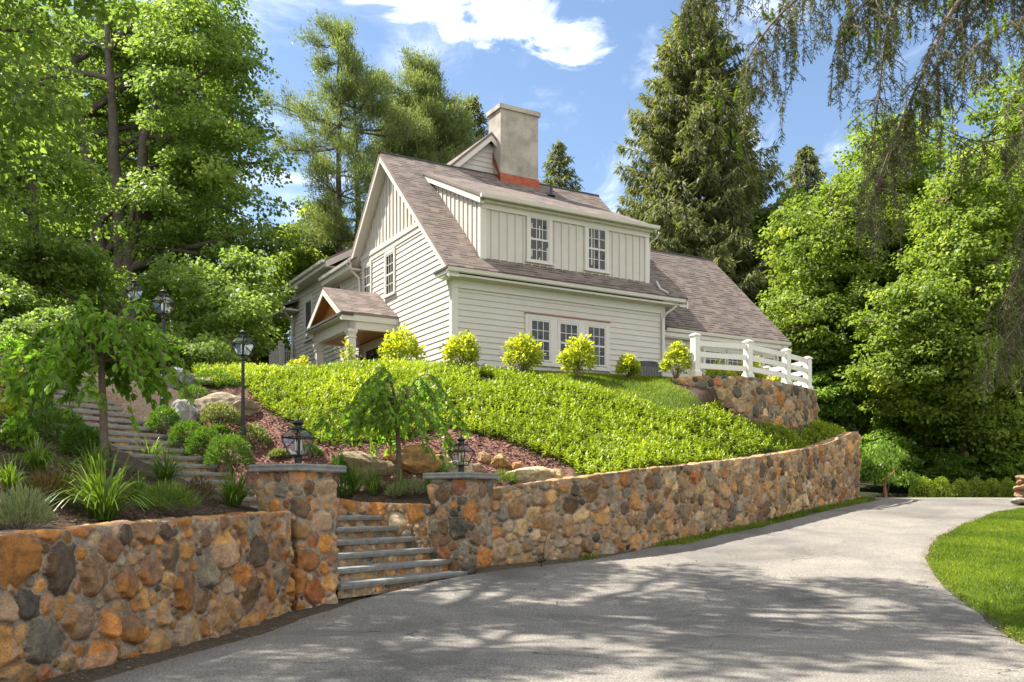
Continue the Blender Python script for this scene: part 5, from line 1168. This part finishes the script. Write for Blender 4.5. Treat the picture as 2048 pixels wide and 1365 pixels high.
    for px, py, d in ((1475,185,11.2),(1440,210,11.4),(1492,240,11.3),(1470,270,11.3),(1452,282,11.3),(1418,196,11.4),(1690,62,11.4),(1705,55,11.4),(1740,90,11.4),(1752,70,11.4),(1735,112,11.5),(1560,20,11.4),(1545,30,11.4),(1990,50,10.9),(2010,42,10.9),(1975,60,10.9),(1880,20,11.5),(1440,100,11.8),(1520,70,11.3),(1900,12,11.5),(1960,400,10.8),(1985,690,10.5),(1962,700,10.5),(2000,480,10.8)): tp.append(W(px, py, d))
    C = np.array(tp); per = 90; ci = np.repeat(np.arange(len(C)), per); n = len(ci); a = rg.uniform(0, 2*np.pi, n); s = rg.uniform(-.09, .09, n)
    ax = unit(np.c_[rg.normal(0, .4, (len(C), 2)), -np.ones(len(C))])[ci]
    P = C[ci]+ax*s[:, None]; D = unit(ax*.9+rdir(n, rg)*.8)
    leafobj('new_shoots', kites(P, D, rdir(n, rg), .055, .013, .1), rg.normal(.5, .2, n), LM['sprucetip'], o)
    limbs('branches', polys, M['twig'], o, 5)
near_spruce()

# ------------------------------------------------------------------ weeping cherries
def weeping(px, py, Y, label, H, R, seed, lean=.06, fall=1.0):
    rg = np.random.default_rng(seed); x = (px-CXP)/FPX*Y; b = np.array([x, Y, gz(x, Y)-.03]); o = empty('weeping_cherry', tuple(b), label, 'tree', 'small weeping trees in the beds')
    th = H*.70; top = b+[-lean, 0, th]
    polys = [(curve(b, top, 8, (.015, 0, 0), .004, rg), .058*np.linspace(1.1, .62, 8))]
    P = []; D = []; T_ = []
    for k in range(46):
        a = rg.uniform(0, 2*np.pi); u = np.array([math.cos(a), math.sin(a), 0]); ln = R*rg.uniform(.35, 1.05); up = rg.uniform(.0, .30)*H; dn = rg.uniform(.18, .62)*H*(ln/R)**.7*fall
        t = np.linspace(0, 1, 16)
        q = top-[0, 0, rg.uniform(0, .12)]+u*(ln*t**.8)[:, None]+np.c_[np.zeros(16), np.zeros(16), up*4*t*(1-t)*.9+up*.3*t-dn*t**2.6]+np.cumsum(rg.normal(0, .008, (16, 3)), 0)
        polys.append((q, .014*np.linspace(1, .15, 16)))
        for _ in range(4):
            i = rg.integers(5, 15); l2 = rg.uniform(.12, .45)*R; q2 = curve(q[i], q[i]+unit(u+rg.normal(0, .7, 3)*[1, 1, 0])*l2*.6-[0, 0, l2*.75], 9, (0, 0, .04)); polys.append((q2, .006*np.linspace(1, .3, 9)))
            m = 14; tt = rg.uniform(.1, 1, m); pp = np.stack([np.interp(tt, np.linspace(0, 1, 9), q2[:, c]) for c in range(3)], 1); P.append(pp); D.append(unit(q2[-1]-q2[0])[None]*.4+rg.normal(0, .6, (m, 3))+[0, 0, -.75]); T_.append(rg.normal(.48, .2, m))
        m = 22; tt = rg.uniform(.18, 1, m); pp = np.stack([np.interp(tt, t, q[:, c]) for c in range(3)], 1); P.append(pp); D.append(u*.5+rg.normal(0, .7, (m, 3))+[0, 0, -.4]); T_.append(rg.normal(.5, .2, m))
    P, D, T_ = map(np.concatenate, (P, D, T_)); n = len(P); ls = rg.uniform(.085, .15, n)
    leafobj('crown', hexleaf(P, D, rg.normal(0, .55, (n, 3))+[0, 0, .8], ls, ls*.55), T_, LM['cherry'], o, 8)
    limbs('trunk', polys, M['bark2'], o, 7)
weeping(209, 935, 12.5, 'larger weeping cherry with broad bright leaves in front of the hillside stairs', 2.3, 1.22, 201, fall=.7)
weeping(798, 948, 18.3, 'smaller weeping cherry above the boulders in the middle of the bank', 2.2, 1.5, 202)

# ------------------------------------------------------------------ shrubs
def shrub(name, P0, label, cat, group, w, h, n, leaf, mat, seed, kind='leafy', ratio=.5):
    rg = np.random.default_rng(seed); P0 = np.array(P0, float); o = empty(name, tuple(P0), label, cat, group)
    if kind == 'leafy':           # upright canes with leaves towards the outside
        nc = max(int(n/26), 8); polys = []; P = []; D = []
        for k in range(nc):
            d = rdir(1, rg)[0]; d[2] = abs(d[2])*.9+.15; e = P0+d*np.array([w/2, w/2, h])*rg.uniform(.75, 1.08)/max(1, np.linalg.norm(d)); e[2] = max(e[2], P0[2]+.12*h)
            q = curve(P0+[rg.normal(0, .05*w), rg.normal(0, .05*w), 0], e, 7, (0, 0, .1*h)); polys.append((q, .008*np.linspace(1.2, .5, 7)))
            m = 26; tt = rg.uniform(.3, 1.02, m)**.7; P.append(np.stack([np.interp(tt, np.linspace(0, 1, 7), q[:, c]) for c in range(3)], 1)+rg.normal(0, .05*w, (m, 3))*[1, 1, .7]); D.append(unit(q[-1]-P0)*.5+rg.normal(0, .6, (m, 3))+[0, 0, -.1])
        P, D = map(np.concatenate, (P, D)); P[:, 2] = np.maximum(P[:, 2], P0[2]+.03)
        n = len(P); hf = (P[:, 2]-P0[2])/h; ls = leaf*rg.uniform(.65, 1.3, n)
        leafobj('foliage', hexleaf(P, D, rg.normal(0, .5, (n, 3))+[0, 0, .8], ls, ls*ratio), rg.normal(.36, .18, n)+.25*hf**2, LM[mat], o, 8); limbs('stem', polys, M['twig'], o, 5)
    elif kind == 'ball':          # rounded leafy bush on a few bare canes
        nb = 46; bd = rdir(nb, rg); bd[:, 2] = np.abs(bd[:, 2]+.15)*1.15-.15; BC = P0+[0, 0, h*.40]+bd*[w*.38, w*.38, h*.43]*rg.uniform(.75, 1.05, (nb, 1)); ci = rg.integers(0, nb, n)
        e = rdir(n, rg)*(rg.random(n)**.4)[:, None]*w*.17; P = BC[ci]+e; P[:, 2] = np.maximum(P[:, 2], P0[2]+.04)
        D = unit(P-(P0+[0, 0, h*.3]))*.7+rg.normal(0, .5, (n, 3))+[0, 0, -.1]; hf = np.clip((P[:, 2]-P0[2])/h, 0, 1); ls = leaf*rg.uniform(.65, 1.3, n)
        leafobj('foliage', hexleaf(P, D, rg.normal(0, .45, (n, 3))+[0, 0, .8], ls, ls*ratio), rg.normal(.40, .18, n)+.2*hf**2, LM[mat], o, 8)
        limbs('stem', [(curve(P0-[0, 0, .03], BC[k], 6, (0, 0, .05*h)), .009*np.linspace(1.2, .5, 6)) for k in range(16)], M['twig'], o, 5)
    elif kind == 'dome':          # clipped or dense mounds: short shoots all over a lumpy dome
        d = rdir(n, rg); d[:, 2] = np.abs(d[:, 2])*1.0-.12; d = unit(d); r = rg.uniform(.55, 1, n)**.4*(1+.22*fbm(d*2.6+seed, 3, seed)); P = P0+d*r[:, None]*[w/2, w/2, h]*.93; P[:, 2] = np.maximum(P[:, 2], P0[2]+.02)
        D = d+rg.normal(0, .5, (n, 3))+[0, 0, .15]; ls = leaf*rg.uniform(.6, 1.3, n)
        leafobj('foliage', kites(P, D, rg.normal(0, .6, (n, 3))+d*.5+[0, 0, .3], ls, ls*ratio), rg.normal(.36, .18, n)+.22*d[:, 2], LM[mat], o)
        limbs('stem', [(curve(P0-[0, 0, .05], P0+np.array([math.cos(a)*w*.3, math.sin(a)*w*.3, h*.7]), 5), .012*np.linspace(1, .4, 5)) for a in np.arange(7)*.9], M['twig'], o, 5)
    elif kind == 'blades':        # arching strap leaves
        a = rg.uniform(0, 2*np.pi, n); lean = rg.uniform(.15, 1.15, n)**.75; ln = h*rg.uniform(.65, 1.25, n); seg = 7; t = np.linspace(0, 1, seg)
        u = np.c_[np.cos(a), np.sin(a), np.zeros(n)]; s = np.c_[-np.sin(a), np.cos(a), np.zeros(n)]
        root = P0+u*rg.uniform(0, .12*w, n)[:, None]+rg.normal(0, .02*w, (n, 3))*[1, 1, 0]
        R_ = (lean*w*.66)[:, None]*t**1.12; Zz = ln[:, None]*(1.3*t-(1.02*lean[:, None]+.08)*t**2.05)
        c = root[:, None]+u[:, None]*R_[..., None]; c[..., 2] += Zz
        wd = leaf*rg.uniform(.7, 1.3, n)[:, None]*np.clip(1.15-t, .02, 1)**.6*np.clip(t*5+.5, 0, 1)
        V = np.stack([c-s[:, None]*wd[..., None]/2, c+s[:, None]*wd[..., None]/2], 2).reshape(-1, 3)
        i = np.arange(n)[:, None]*seg*2+np.arange(seg-1)[None]*2; F = np.stack([i, i+1, i+3, i+2], -1).reshape(-1, 4)
        tint = np.repeat(rg.normal(.45, .2, n), seg*2)+np.tile(np.repeat(t*.25-.1, 2), n)
        npmesh('blades', V-P0, F, LM[mat], o, attrs={'tint': np.clip(tint, 0, 1)})
    elif kind == 'wisps':         # lavender-like: many thin upright stems
        d = rdir(n, rg); d[:, 2] = np.abs(d[:, 2])*.9+.25; d = unit(d); r = rg.uniform(.25, 1, n)**.5; P = P0+d*r[:, None]*[w/2, w/2, h*.85]
        leafobj('foliage', kites(P, d+rg.normal(0, .28, (n, 3))+[0, 0, .5], rdir(n, rg), leaf*rg.uniform(.5, 1.4, n), leaf*ratio, .1), rg.normal(.45, .22, n)+.15*d[:, 2], LM[mat], o)
        limbs('stem', [(curve(P0-[0, 0, .03], P0+d[k]*[w/2, w/2, h]*1.0, 4), .005*np.linspace(1, .5, 4)) for k in range(24)], M['twig'], o, 4)
    return o
def at(px, py, dflt=14.): h = hit(px, py); return h if h is not None else T(px, dflt)
# the row in front of the house: seen position, distance, width and height in photo pixels
for px, d, wp, hp, sd, lab, loose in ((600,30.5,52,50,301,'loose yellow-green shrub left of the porch columns',1), (697,29.5,58,62,302,'open pale shrub in front of the front door steps, thinnest of the row',2), (803,27.6,80,66,303,'full yellow-green shrub between the porch and the house corner, above the small cherry',0), (922,26.2,66,62,304,'bushy yellow-green shrub at the near corner of the house',0), (1046,26.2,74,64,305,'rounded yellow-green shrub left of the triple window',0), (1157,26.6,72,68,306,'yellow-green shrub in front of the triple window',0), (1257,27.4,42,36,307,'smallest yellow-green shrub beside the air conditioner',1), (1352,27.3,54,68,308,'upright yellow-green shrub by the downspout left of the fence',1),
        (1440,30.8,66,48,309,'low shrub behind the first panel of the white fence',1), (1500,31.2,60,56,310,'shrub behind the second post of the white fence',0), (1552,32.0,56,36,311,'low spreading shrub behind the second panel of the white fence',1)):
    x = (px-CXP)/FPX*d; z = gz(x, d) if px < 1400 else 5.18; s = d/FPX
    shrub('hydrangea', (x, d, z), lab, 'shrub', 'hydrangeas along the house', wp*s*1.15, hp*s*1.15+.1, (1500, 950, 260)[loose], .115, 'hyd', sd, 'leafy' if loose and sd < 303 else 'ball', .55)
for px, py, wp, hp, sd, lab in ((375,886,62,44,321,'dark green yew, top left one of the three beside the stairs'), (411,906,66,50,322,'dark green yew in the middle of the three beside the stairs'), (458,926,78,56,323,'dark green yew nearest the lamp post foot'), (330,858,60,44,324,'dark green yew shaded by the weeping cherry, right of the stairs'),
        (112,880,100,60,325,'broad dark yew left of the stairs, upper one'), (168,912,84,56,326,'dark yew directly behind the left cherry trunk'), (60,838,90,60,327,'yew high on the left bank'), (40,745,70,46,328,'dark yew at the top of the left bank'), (678,985,44,70,329,'narrow yew peeping out behind the near pillar'),
        (100,780,80,50,330,'yew halfway up the left bank beside the stairs')):
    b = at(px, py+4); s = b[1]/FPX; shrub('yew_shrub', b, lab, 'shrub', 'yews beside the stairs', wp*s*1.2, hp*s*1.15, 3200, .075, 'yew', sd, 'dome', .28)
for px, py, wp, hp, mt, sd, lab in ((440,850,92,44,'varieg',341,'pale variegated shrub below the big boulder'), (505,893,78,46,'varieg',342,'pale variegated shrub right of the lamp post'), (620,912,52,22,'yew',343,'low green juniper behind the near pillar lantern'), (560,915,44,14,'varieg',344,'tiny pale plant just left of the near pillar lantern'), (430,772,90,34,'yew',345,'low juniper spreading at the left end of the bright ground cover'), (390,800,60,30,'yew',346,'low juniper between the two grey boulders'), (440,868,40,18,'yew',347,'tiny dark juniper under the upper variegated shrub')):
    b = at(px, py); s = b[1]/FPX; shrub('low_shrub', b, lab, 'shrub', 'low shrubs in the mulch', wp*s, hp*s, int(900+wp*14), .07, mt, sd, 'dome', .5 if mt == 'varieg' else .25)
for px, py, wp, hp, n, lw, mt, sd, lab in ((207,1040,190,130,210,.026,'lily',351,'big bright daylily clump with arching blades on top of the low wall'), (468,1012,110,78,150,.02,'lily',352,'daylily clump leaning against the near gate pillar'), (190,950,110,66,120,.02,'lily',353,'dark daylily clump under the cherry trunk'), (75,945,110,70,120,.02,'lily',354,'daylily clump at the far left behind the silvery shrub'), (330,965,110,66,150,.016,'lily',355,'soft grassy clump in the middle of the low wall bed'),
        (748,990,60,62,110,.016,'lily',356,'bright grass tuft right of the near pillar'), (712,985,52,62,90,.016,'lily',357,'grass tuft close behind the near pillar'), (862,985,44,50,90,.014,'lily',358,'grass tuft touching the far pillar'), (890,962,56,36,90,.012,'lily',359,'short grass tuft behind the far pillar lantern'), (125,990,100,60,110,.018,'lily',391,'low green daylily clump between the rusty spirea and the big daylily'), (275,1000,90,56,100,.016,'lily',392,'low green clump just right of the big daylily'), (300,925,90,50,90,.018,'lily',393,'dark grassy clump against the lowest upper steps'), (20,985,90,70,110,.018,'lily',394,'grassy clump at the left edge above the silvery bush'), (800,985,50,46,90,.012,'lily',360,'grass tuft at the foot of the small cherry')):
    b = at(px, py); s = b[1]/FPX; shrub('daylily', b, lab, 'plant', 'daylilies and grasses', wp*s, hp*s*1.05, n, lw*(b[1]/12)**.5, mt, sd, 'blades')
for px, py, wp, hp, n, mt, sd, lab in ((42,1066,120,100,1500,'lav',371,'silvery lavender bush at the left end of the low wall'), (335,1028,130,70,1500,'lily',372,'blue-green lavender mound in the middle of the low wall'), (1006,972,66,34,900,'lily',373,'green lavender mound behind the first stretch of the curving wall'), (826,995,60,44,700,'lav',374,'grey-green lavender beside the small cherry'), (395,1005,70,56,500,'spirea',375,'reddish spirea right of the lavender mound'), (95,1000,100,66,700,'spirea',376,'rusty-tipped spirea behind the silvery bush'), (790,998,36,34,500,'lav',377,'small grey lavender at the front of the middle bed')):
    b = at(px, py); s = b[1]/FPX; shrub('lavender', b, lab, 'plant', 'lavenders and spireas', wp*s, hp*s, n, .085, mt, sd, 'wisps', .13)
for px, py, wp, hp, sd, mt, lab in ((15,850,80,70,381,'hyd','yellowish leafy shrub at the left edge below the yews'), (30,900,90,70,382,'cherry','leafy green shrub at the left edge, lower one'), (20,715,60,44,383,'cherry','leafy shrub at the top left beside the stair head'), (65,800,70,56,384,'cherry','leafy shrub between the yews on the left bank'), (20,780,70,50,385,'hyd','bright leafy shrub high at the left edge')):
    b = at(px, py); s = b[1]/FPX; shrub('leafy_shrub', b, lab, 'shrub', 'leafy shrubs on the left bank', wp*s, hp*s, 620, .085, mt, sd)
for px, py, Y, rx, rz, n, sd, lab in ((30,690,27.5,70,50,50,171,'shady bush at the left edge above the top of the stairs'), (130,665,29,80,45,60,172,'shady bush behind the top of the hillside stairs'), (0,620,30,80,60,60,173,'tall shady bush at the left edge under the maples'), (215,690,28.5,60,36,40,174,'shady bush below the split maple trunk'), (400,715,30,70,36,50,175,'shady bush behind the dark grey boulder'), (300,700,29,60,36,40,176,'shady bush between the lamp posts')):
    b = T(px, Y); broadleaf('hillside_bush', b, lab, 'shrub', 'bushes at the wood edge on the left', [E(px, py, Y, rx, rz, 1.3)], n, 170, .13, 'maple', sd, tr=.05, rc=(.35, .6), limbn=10, shell=.3)
for i, (px, py, r) in enumerate(((1845,997,27),(1880,997,25),(1921,996,22),(1953,996,24),(1984,996,23),(2016,997,23),(2046,997,22),(2080,997,23))):
    Y = 36.35; x = (px-CXP)/FPX*Y; s = Y/FPX
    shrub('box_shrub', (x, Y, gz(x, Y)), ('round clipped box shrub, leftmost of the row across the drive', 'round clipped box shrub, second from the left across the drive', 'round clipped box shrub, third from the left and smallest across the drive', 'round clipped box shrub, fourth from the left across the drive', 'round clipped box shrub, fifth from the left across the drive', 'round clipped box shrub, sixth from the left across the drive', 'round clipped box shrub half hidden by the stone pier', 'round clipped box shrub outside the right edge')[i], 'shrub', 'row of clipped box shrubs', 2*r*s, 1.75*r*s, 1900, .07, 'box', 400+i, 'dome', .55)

# ------------------------------------------------------------------ boulders
def ico(n=4):
    import bmesh
    bm = bmesh.new(); bmesh.ops.create_icosphere(bm, subdivisions=n, radius=1); V = np.array([v.co[:] for v in bm.verts]); F = np.array([[v.index for v in f.verts] for f in bm.faces]); bm.free(); return V, F
IV, IF = ico(5)
def rock(px, py, wp, hp, col, seed, label, depth=.7, rz=0., cat='boulder', sink=.3, pos=None, size=None):
    rg = np.random.default_rng(seed); b = np.array(pos) if pos is not None else at(px, py); s = b[1]/FPX
    w, h = size if size else (wp*s, hp*s)
    v = IV.copy(); pl = rdir(11, rg)
    for p in pl:                                     # broken flat faces
        dd = rg.uniform(.55, .88); k = v@p; v = v-np.maximum(k-dd, 0)[:, None]*p*.92
    v = v*(1+.2*fbm(IV*1.5+seed, 3, seed)[:, None]+.10*fbm(IV*5+seed, 4, seed+3)[:, None])
    v = v*[w/2*1.12, w/2*depth*1.12, h*.72]; c, s_ = math.cos(rz), math.sin(rz); v = np.c_[v[:, 0]*c-v[:, 1]*s_, v[:, 0]*s_+v[:, 1]*c, v[:, 2]]; v[:, 2] += h*(.72-sink)-h*.12
    cc = np.array(col)*(1+.5*fbm(IV*3+seed, 4, seed+9))[:, None]; alt = vnoise(IV*2.2+seed, 4)[:, None]; cc = cc*(1-.3*(alt > .55))+.1*(alt > .62)*np.array([[.25, .2, .12]])
    o = npmesh('boulder', v, IF, M['rock'], attrs={'col': np.clip(cc, .02, .8)}, smooth=True); o.location = tuple(b)
    return tag(o, label, cat, 'boulders on the bank')
for i, a in enumerate((
    (455, 832, 118, 46, (.36,.29,.2), 'large long tan boulder with a hollow back behind the lamp post'), (370, 842, 60, 42, (.36,.36,.34), 'pale grey boulder left of the large tan one'), (352, 770, 66, 34, (.25,.26,.26), 'dark grey boulder under the edge of the left maples'), (408, 768, 54, 16, (.33,.28,.23), 'flat grey-brown stone next to the dark grey boulder'),
    (722, 948, 130, 50, (.32,.25,.15), 'big sloping tan slab right behind the near pillar'), (783, 922, 36, 26, (.45,.22,.07), 'small orange stone left of the small cherry trunk'), (778, 945, 34, 24, (.36,.26,.15), 'small brown stone stacked beside the sloping slab'),
    (838, 940, 110, 56, (.5,.27,.1), 'large broken orange boulder right of the small cherry trunk'), (882, 935, 40, 26, (.4,.28,.16), 'brown stone between the orange boulder and far lantern'), (922, 950, 66, 30, (.48,.4,.28), 'pale boulder seen through the far pillar lantern'), (968, 925, 30, 20, (.42,.27,.14), 'small brown stone right of the far lantern'), (1000, 933, 52, 24, (.38,.26,.1), 'flat ochre stone in the red mulch'), (1035, 938, 26, 14, (.45,.24,.1), 'tiny orange stone at the end of the stone row'),
    (1062, 966, 90, 38, (.52,.42,.25), 'smooth pale yellow boulder behind the curving wall'), (1112, 962, 36, 24, (.5,.35,.17), 'small ochre stone touching the pale yellow boulder'), (382, 922, 44, 16, (.4,.33,.2), 'small flat tan stone at the right side of the stairs'), (36, 768, 44, 18, (.36,.33,.29), 'half buried grey stone on the left bank'), (955, 950, 44, 26, (.42,.3,.2), 'brown stone hidden among grasses right of the far lantern'))):
    rock(*a[:5], 500+i, a[5], rz=np.random.default_rng(i).uniform(-.4, .4))
# rubble pier at the right edge of the drive
Yp = 28.; xp = (2046-CXP)/FPX*Yp; pr = empty('stone_pier', (xp, Yp, gz(xp, Yp)), 'rough stacked brown stone pier at the right edge of the drive', 'stone pier')
for k, (zz, w_, h_) in enumerate(((.02,.62,.24),(.22,.5,.2),(.4,.58,.2),(.58,.46,.2),(.74,.62,.16))):
    o = rock(0, 0, 0, 0, [(.3,.27,.22),(.33,.2,.12),(.36,.22,.13),(.3,.17,.1),(.4,.26,.15)][k], 560+k, None, .8, pos=(0, Yp, 0), size=(w_, h_), sink=.0)
    o.name = 'stone'; o.parent = pr; o.location = (.02*k, 0, zz)
    for kk in ('category', 'group'):
        if kk in o: del o[kk]

# ------------------------------------------------------------------ ground cover, lawns, mulch: uncountable
def scatter(poly, dens, rg, wob=.0):
    P = np.array(poly); lo, hi = P.min(0), P.max(0); n = int((hi-lo).prod()*dens); X = rg.uniform(lo[0], hi[0], n); Y = rg.uniform(lo[1], hi[1], n)
    k = inpoly(X+wob*fbm(np.c_[X, Y]*1.5, 3, 71), Y+wob*fbm(np.c_[X, Y]*1.5, 3, 72), poly); return X[k], Y[k]
def pachysandra():
    rg = np.random.default_rng(61); X, Y = scatter(PACH, 120, rg, .12); k = ~inpoly(X, Y, LOW); X, Y = X[k], Y[k]
    dry = (X > -.9) & (X < 5) & (Y > 24.6+.25*X) & (fbm(np.c_[X, Y]*.8, 2, 4) > .12); X, Y = X[~dry], Y[~dry]
    m = len(X); hgt = (.10+.12*vnoise(np.c_[X, Y]*.9, 3)+rg.uniform(-.05, .08, m)); Zc = terr(X, Y)+hgt; per = 9
    ci = np.repeat(np.arange(m), per); n = m*per; a = np.tile(np.arange(per)*2*np.pi/per*1.9, m)+rg.uniform(0, 6, m)[ci]+rg.normal(0, .25, n)
    el = rg.uniform(-.25, .85, n); el[::9] = 1.1
    D = np.c_[np.cos(a)*np.cos(el), np.sin(a)*np.cos(el), np.sin(el)]; P = np.c_[X, Y, Zc][ci]+D*.012; P[:, 2] -= np.tile(np.arange(per)*.012, m)
    low = rg.random(n) < .12; P[low, 2] -= rg.uniform(.04, .14, low.sum())
    pt = .42+.42*fbm(np.c_[X, Y]*.7, 3, 9)+rg.normal(0, .11, m); ls = rg.uniform(.065, .11, n)
    N = np.c_[-np.cos(a)*np.sin(el), -np.sin(a)*np.sin(el), np.cos(el)]
    tag(leafobj('ground_cover', kites(P, D, N, ls, ls*.44, .12, .12), pt[ci]+rg.normal(0, .14, n)+.12*(el > .5), LM['pach'], None), kind='stuff')
    # stems that show at the lower edges
    s = rg.choice(m, min(m, 9000), replace=False); q = np.c_[X[s], Y[s], terr(X[s], Y[s])]; D = np.c_[rg.normal(0, .1, (len(s), 2)), np.ones(len(s))]
    tag(leafobj('ground_cover_stems', kites(q, D, rdir(len(s), rg), hgt[s], .012, .1), rg.normal(.4, .15, len(s)), LM['pach'], None), kind='stuff')
pachysandra()
def grass(name, poly, dens, hlo, hhi, wd, seed, tb=0., zoff=0., mask=None, mat='grass', zf=None):
    rg = np.random.default_rng(seed); X, Y = scatter(poly, dens, rg, .09)
    if mask is not None: k = mask(X, Y); X, Y = X[k], Y[k]
    n = len(X); P = np.c_[X, Y, (zf(X, Y) if zf else terr(X, Y))+zoff]; a = rg.uniform(0, 2*np.pi, n); t = rg.uniform(.05, .75, n)
    D = np.c_[np.cos(a)*t, np.sin(a)*t, np.ones(n)]; pt = .42+tb+.7*fbm(np.c_[X, Y]*.9, 4, seed)
    tag(leafobj(name, kites(P, D, rdir(n, rg), rg.uniform(hlo, hhi, n), wd*rg.uniform(.7, 1.4, n), .1, .15), pt+rg.normal(0, .17, n), LM[mat], None), kind='stuff')
vis = lambda X, Y: (X < .6*Y+1.2) & (Y < 31)
grass('lawn_grass', EDGE_R[1:]+[(20, 30), (20, 7.)], 1500, .035, .075, .011, 62, mask=vis)
grass('upper_lawn_grass', LAWN2, 900, .05, .11, .016, 63, .12, mask=lambda X, Y: (~inpoly(X, Y, LOW)) & ~((X > 5.0) & (Y > 26.7+(X-5.3)*.43) & (Y < 27.6)) & ~inpoly(X, Y, PACH))
RW0 = np.array(RW, float)
strip = [tuple(p) for p in offset_path(RW, .02)] + [tuple(p) for p in offset_path(RW, .52)][::-1]
grass('verge_weeds', strip, 850, .03, .13, .016, 64, .0, zoff=-.01, mask=lambda X, Y: (fbm(np.c_[X, Y]*1.1, 3, 8) > -.30+.5*np.clip((19.2-Y)/2, 0, 1)))
def chips(name, poly, dens, mat, smin, smax, seed, mask=None, zf=None, tb=0.):
    rg = np.random.default_rng(seed); X, Y = scatter(poly, dens, rg)
    if mask is not None: k = mask(X, Y); X, Y = X[k], Y[k]
    n = len(X); a = rg.uniform(0, 2*np.pi, n); P = np.c_[X, Y, (zf(X, Y) if zf else terr(X, Y))+rg.uniform(.0, .03, n)]
    D = np.c_[np.cos(a), np.sin(a), rg.normal(0, .3, n)]; ls = rg.uniform(smin, smax, n)
    tag(leafobj(name, kites(P, D, rg.normal(0, .35, (n, 3))+[0, 0, 1], ls, ls*rg.uniform(.25, .55, n), .1), rg.normal(.42+tb, .24, n), LM[mat], None), kind='stuff')
chips('bark_mulch', [(-7.2,19.4),(-6.6,25),(-4,23),(-.5,23.2),(1.3,20.2),(.9,18.3),(-1.4,18.1),(-4,18.7)], 520, 'chip', .04, .11, 65, mask=lambda X, Y: ~inpoly(X, Y, LOW))
chips('dark_mulch', [(-5.0,7),(-3.55,12.6),(-6.4,14.8),(-8.5,13),(-6.5,7)], 420, 'litter', .02, .06, 66, tb=-.4, mask=lambda X, Y: ~inpoly(X, Y, LOW))
dstrip = [tuple(p) for p in offset_path(LW, .02)] + [tuple(p) for p in offset_path(LW, .75)][::-1]
chips('wall_foot_litter', dstrip, 260, 'litter', .012, .035, 67, zf=lambda X, Y: gdrive(Y)+.015)
ds2 = [tuple(p) for p in offset_path(RW[:3], .02)] + [tuple(p) for p in offset_path(RW[:3], .8)][::-1]
chips('verge_litter', ds2, 150, 'litter', .012, .035, 68, zf=lambda X, Y: gdrive(Y)+.015)
er = np.array(EDGE_R[1:9]); chips('lawn_edge_litter', [tuple(p) for p in er-[.13, 0]]+[tuple(p) for p in er+[.1, 0]][::-1], 300, 'litter', .015, .045, 69, zf=lambda X, Y: gdrive(Y)+.02, tb=.15)

def drivelitter():
    P_ = EDGE_L[3:12] + EDGE_R[3:10][::-1]
    chips('drive_litter', P_, 2.2, 'litter', .015, .06, 70, zf=lambda X, Y: gdrive(Y)+.03, tb=.1)
drivelitter()
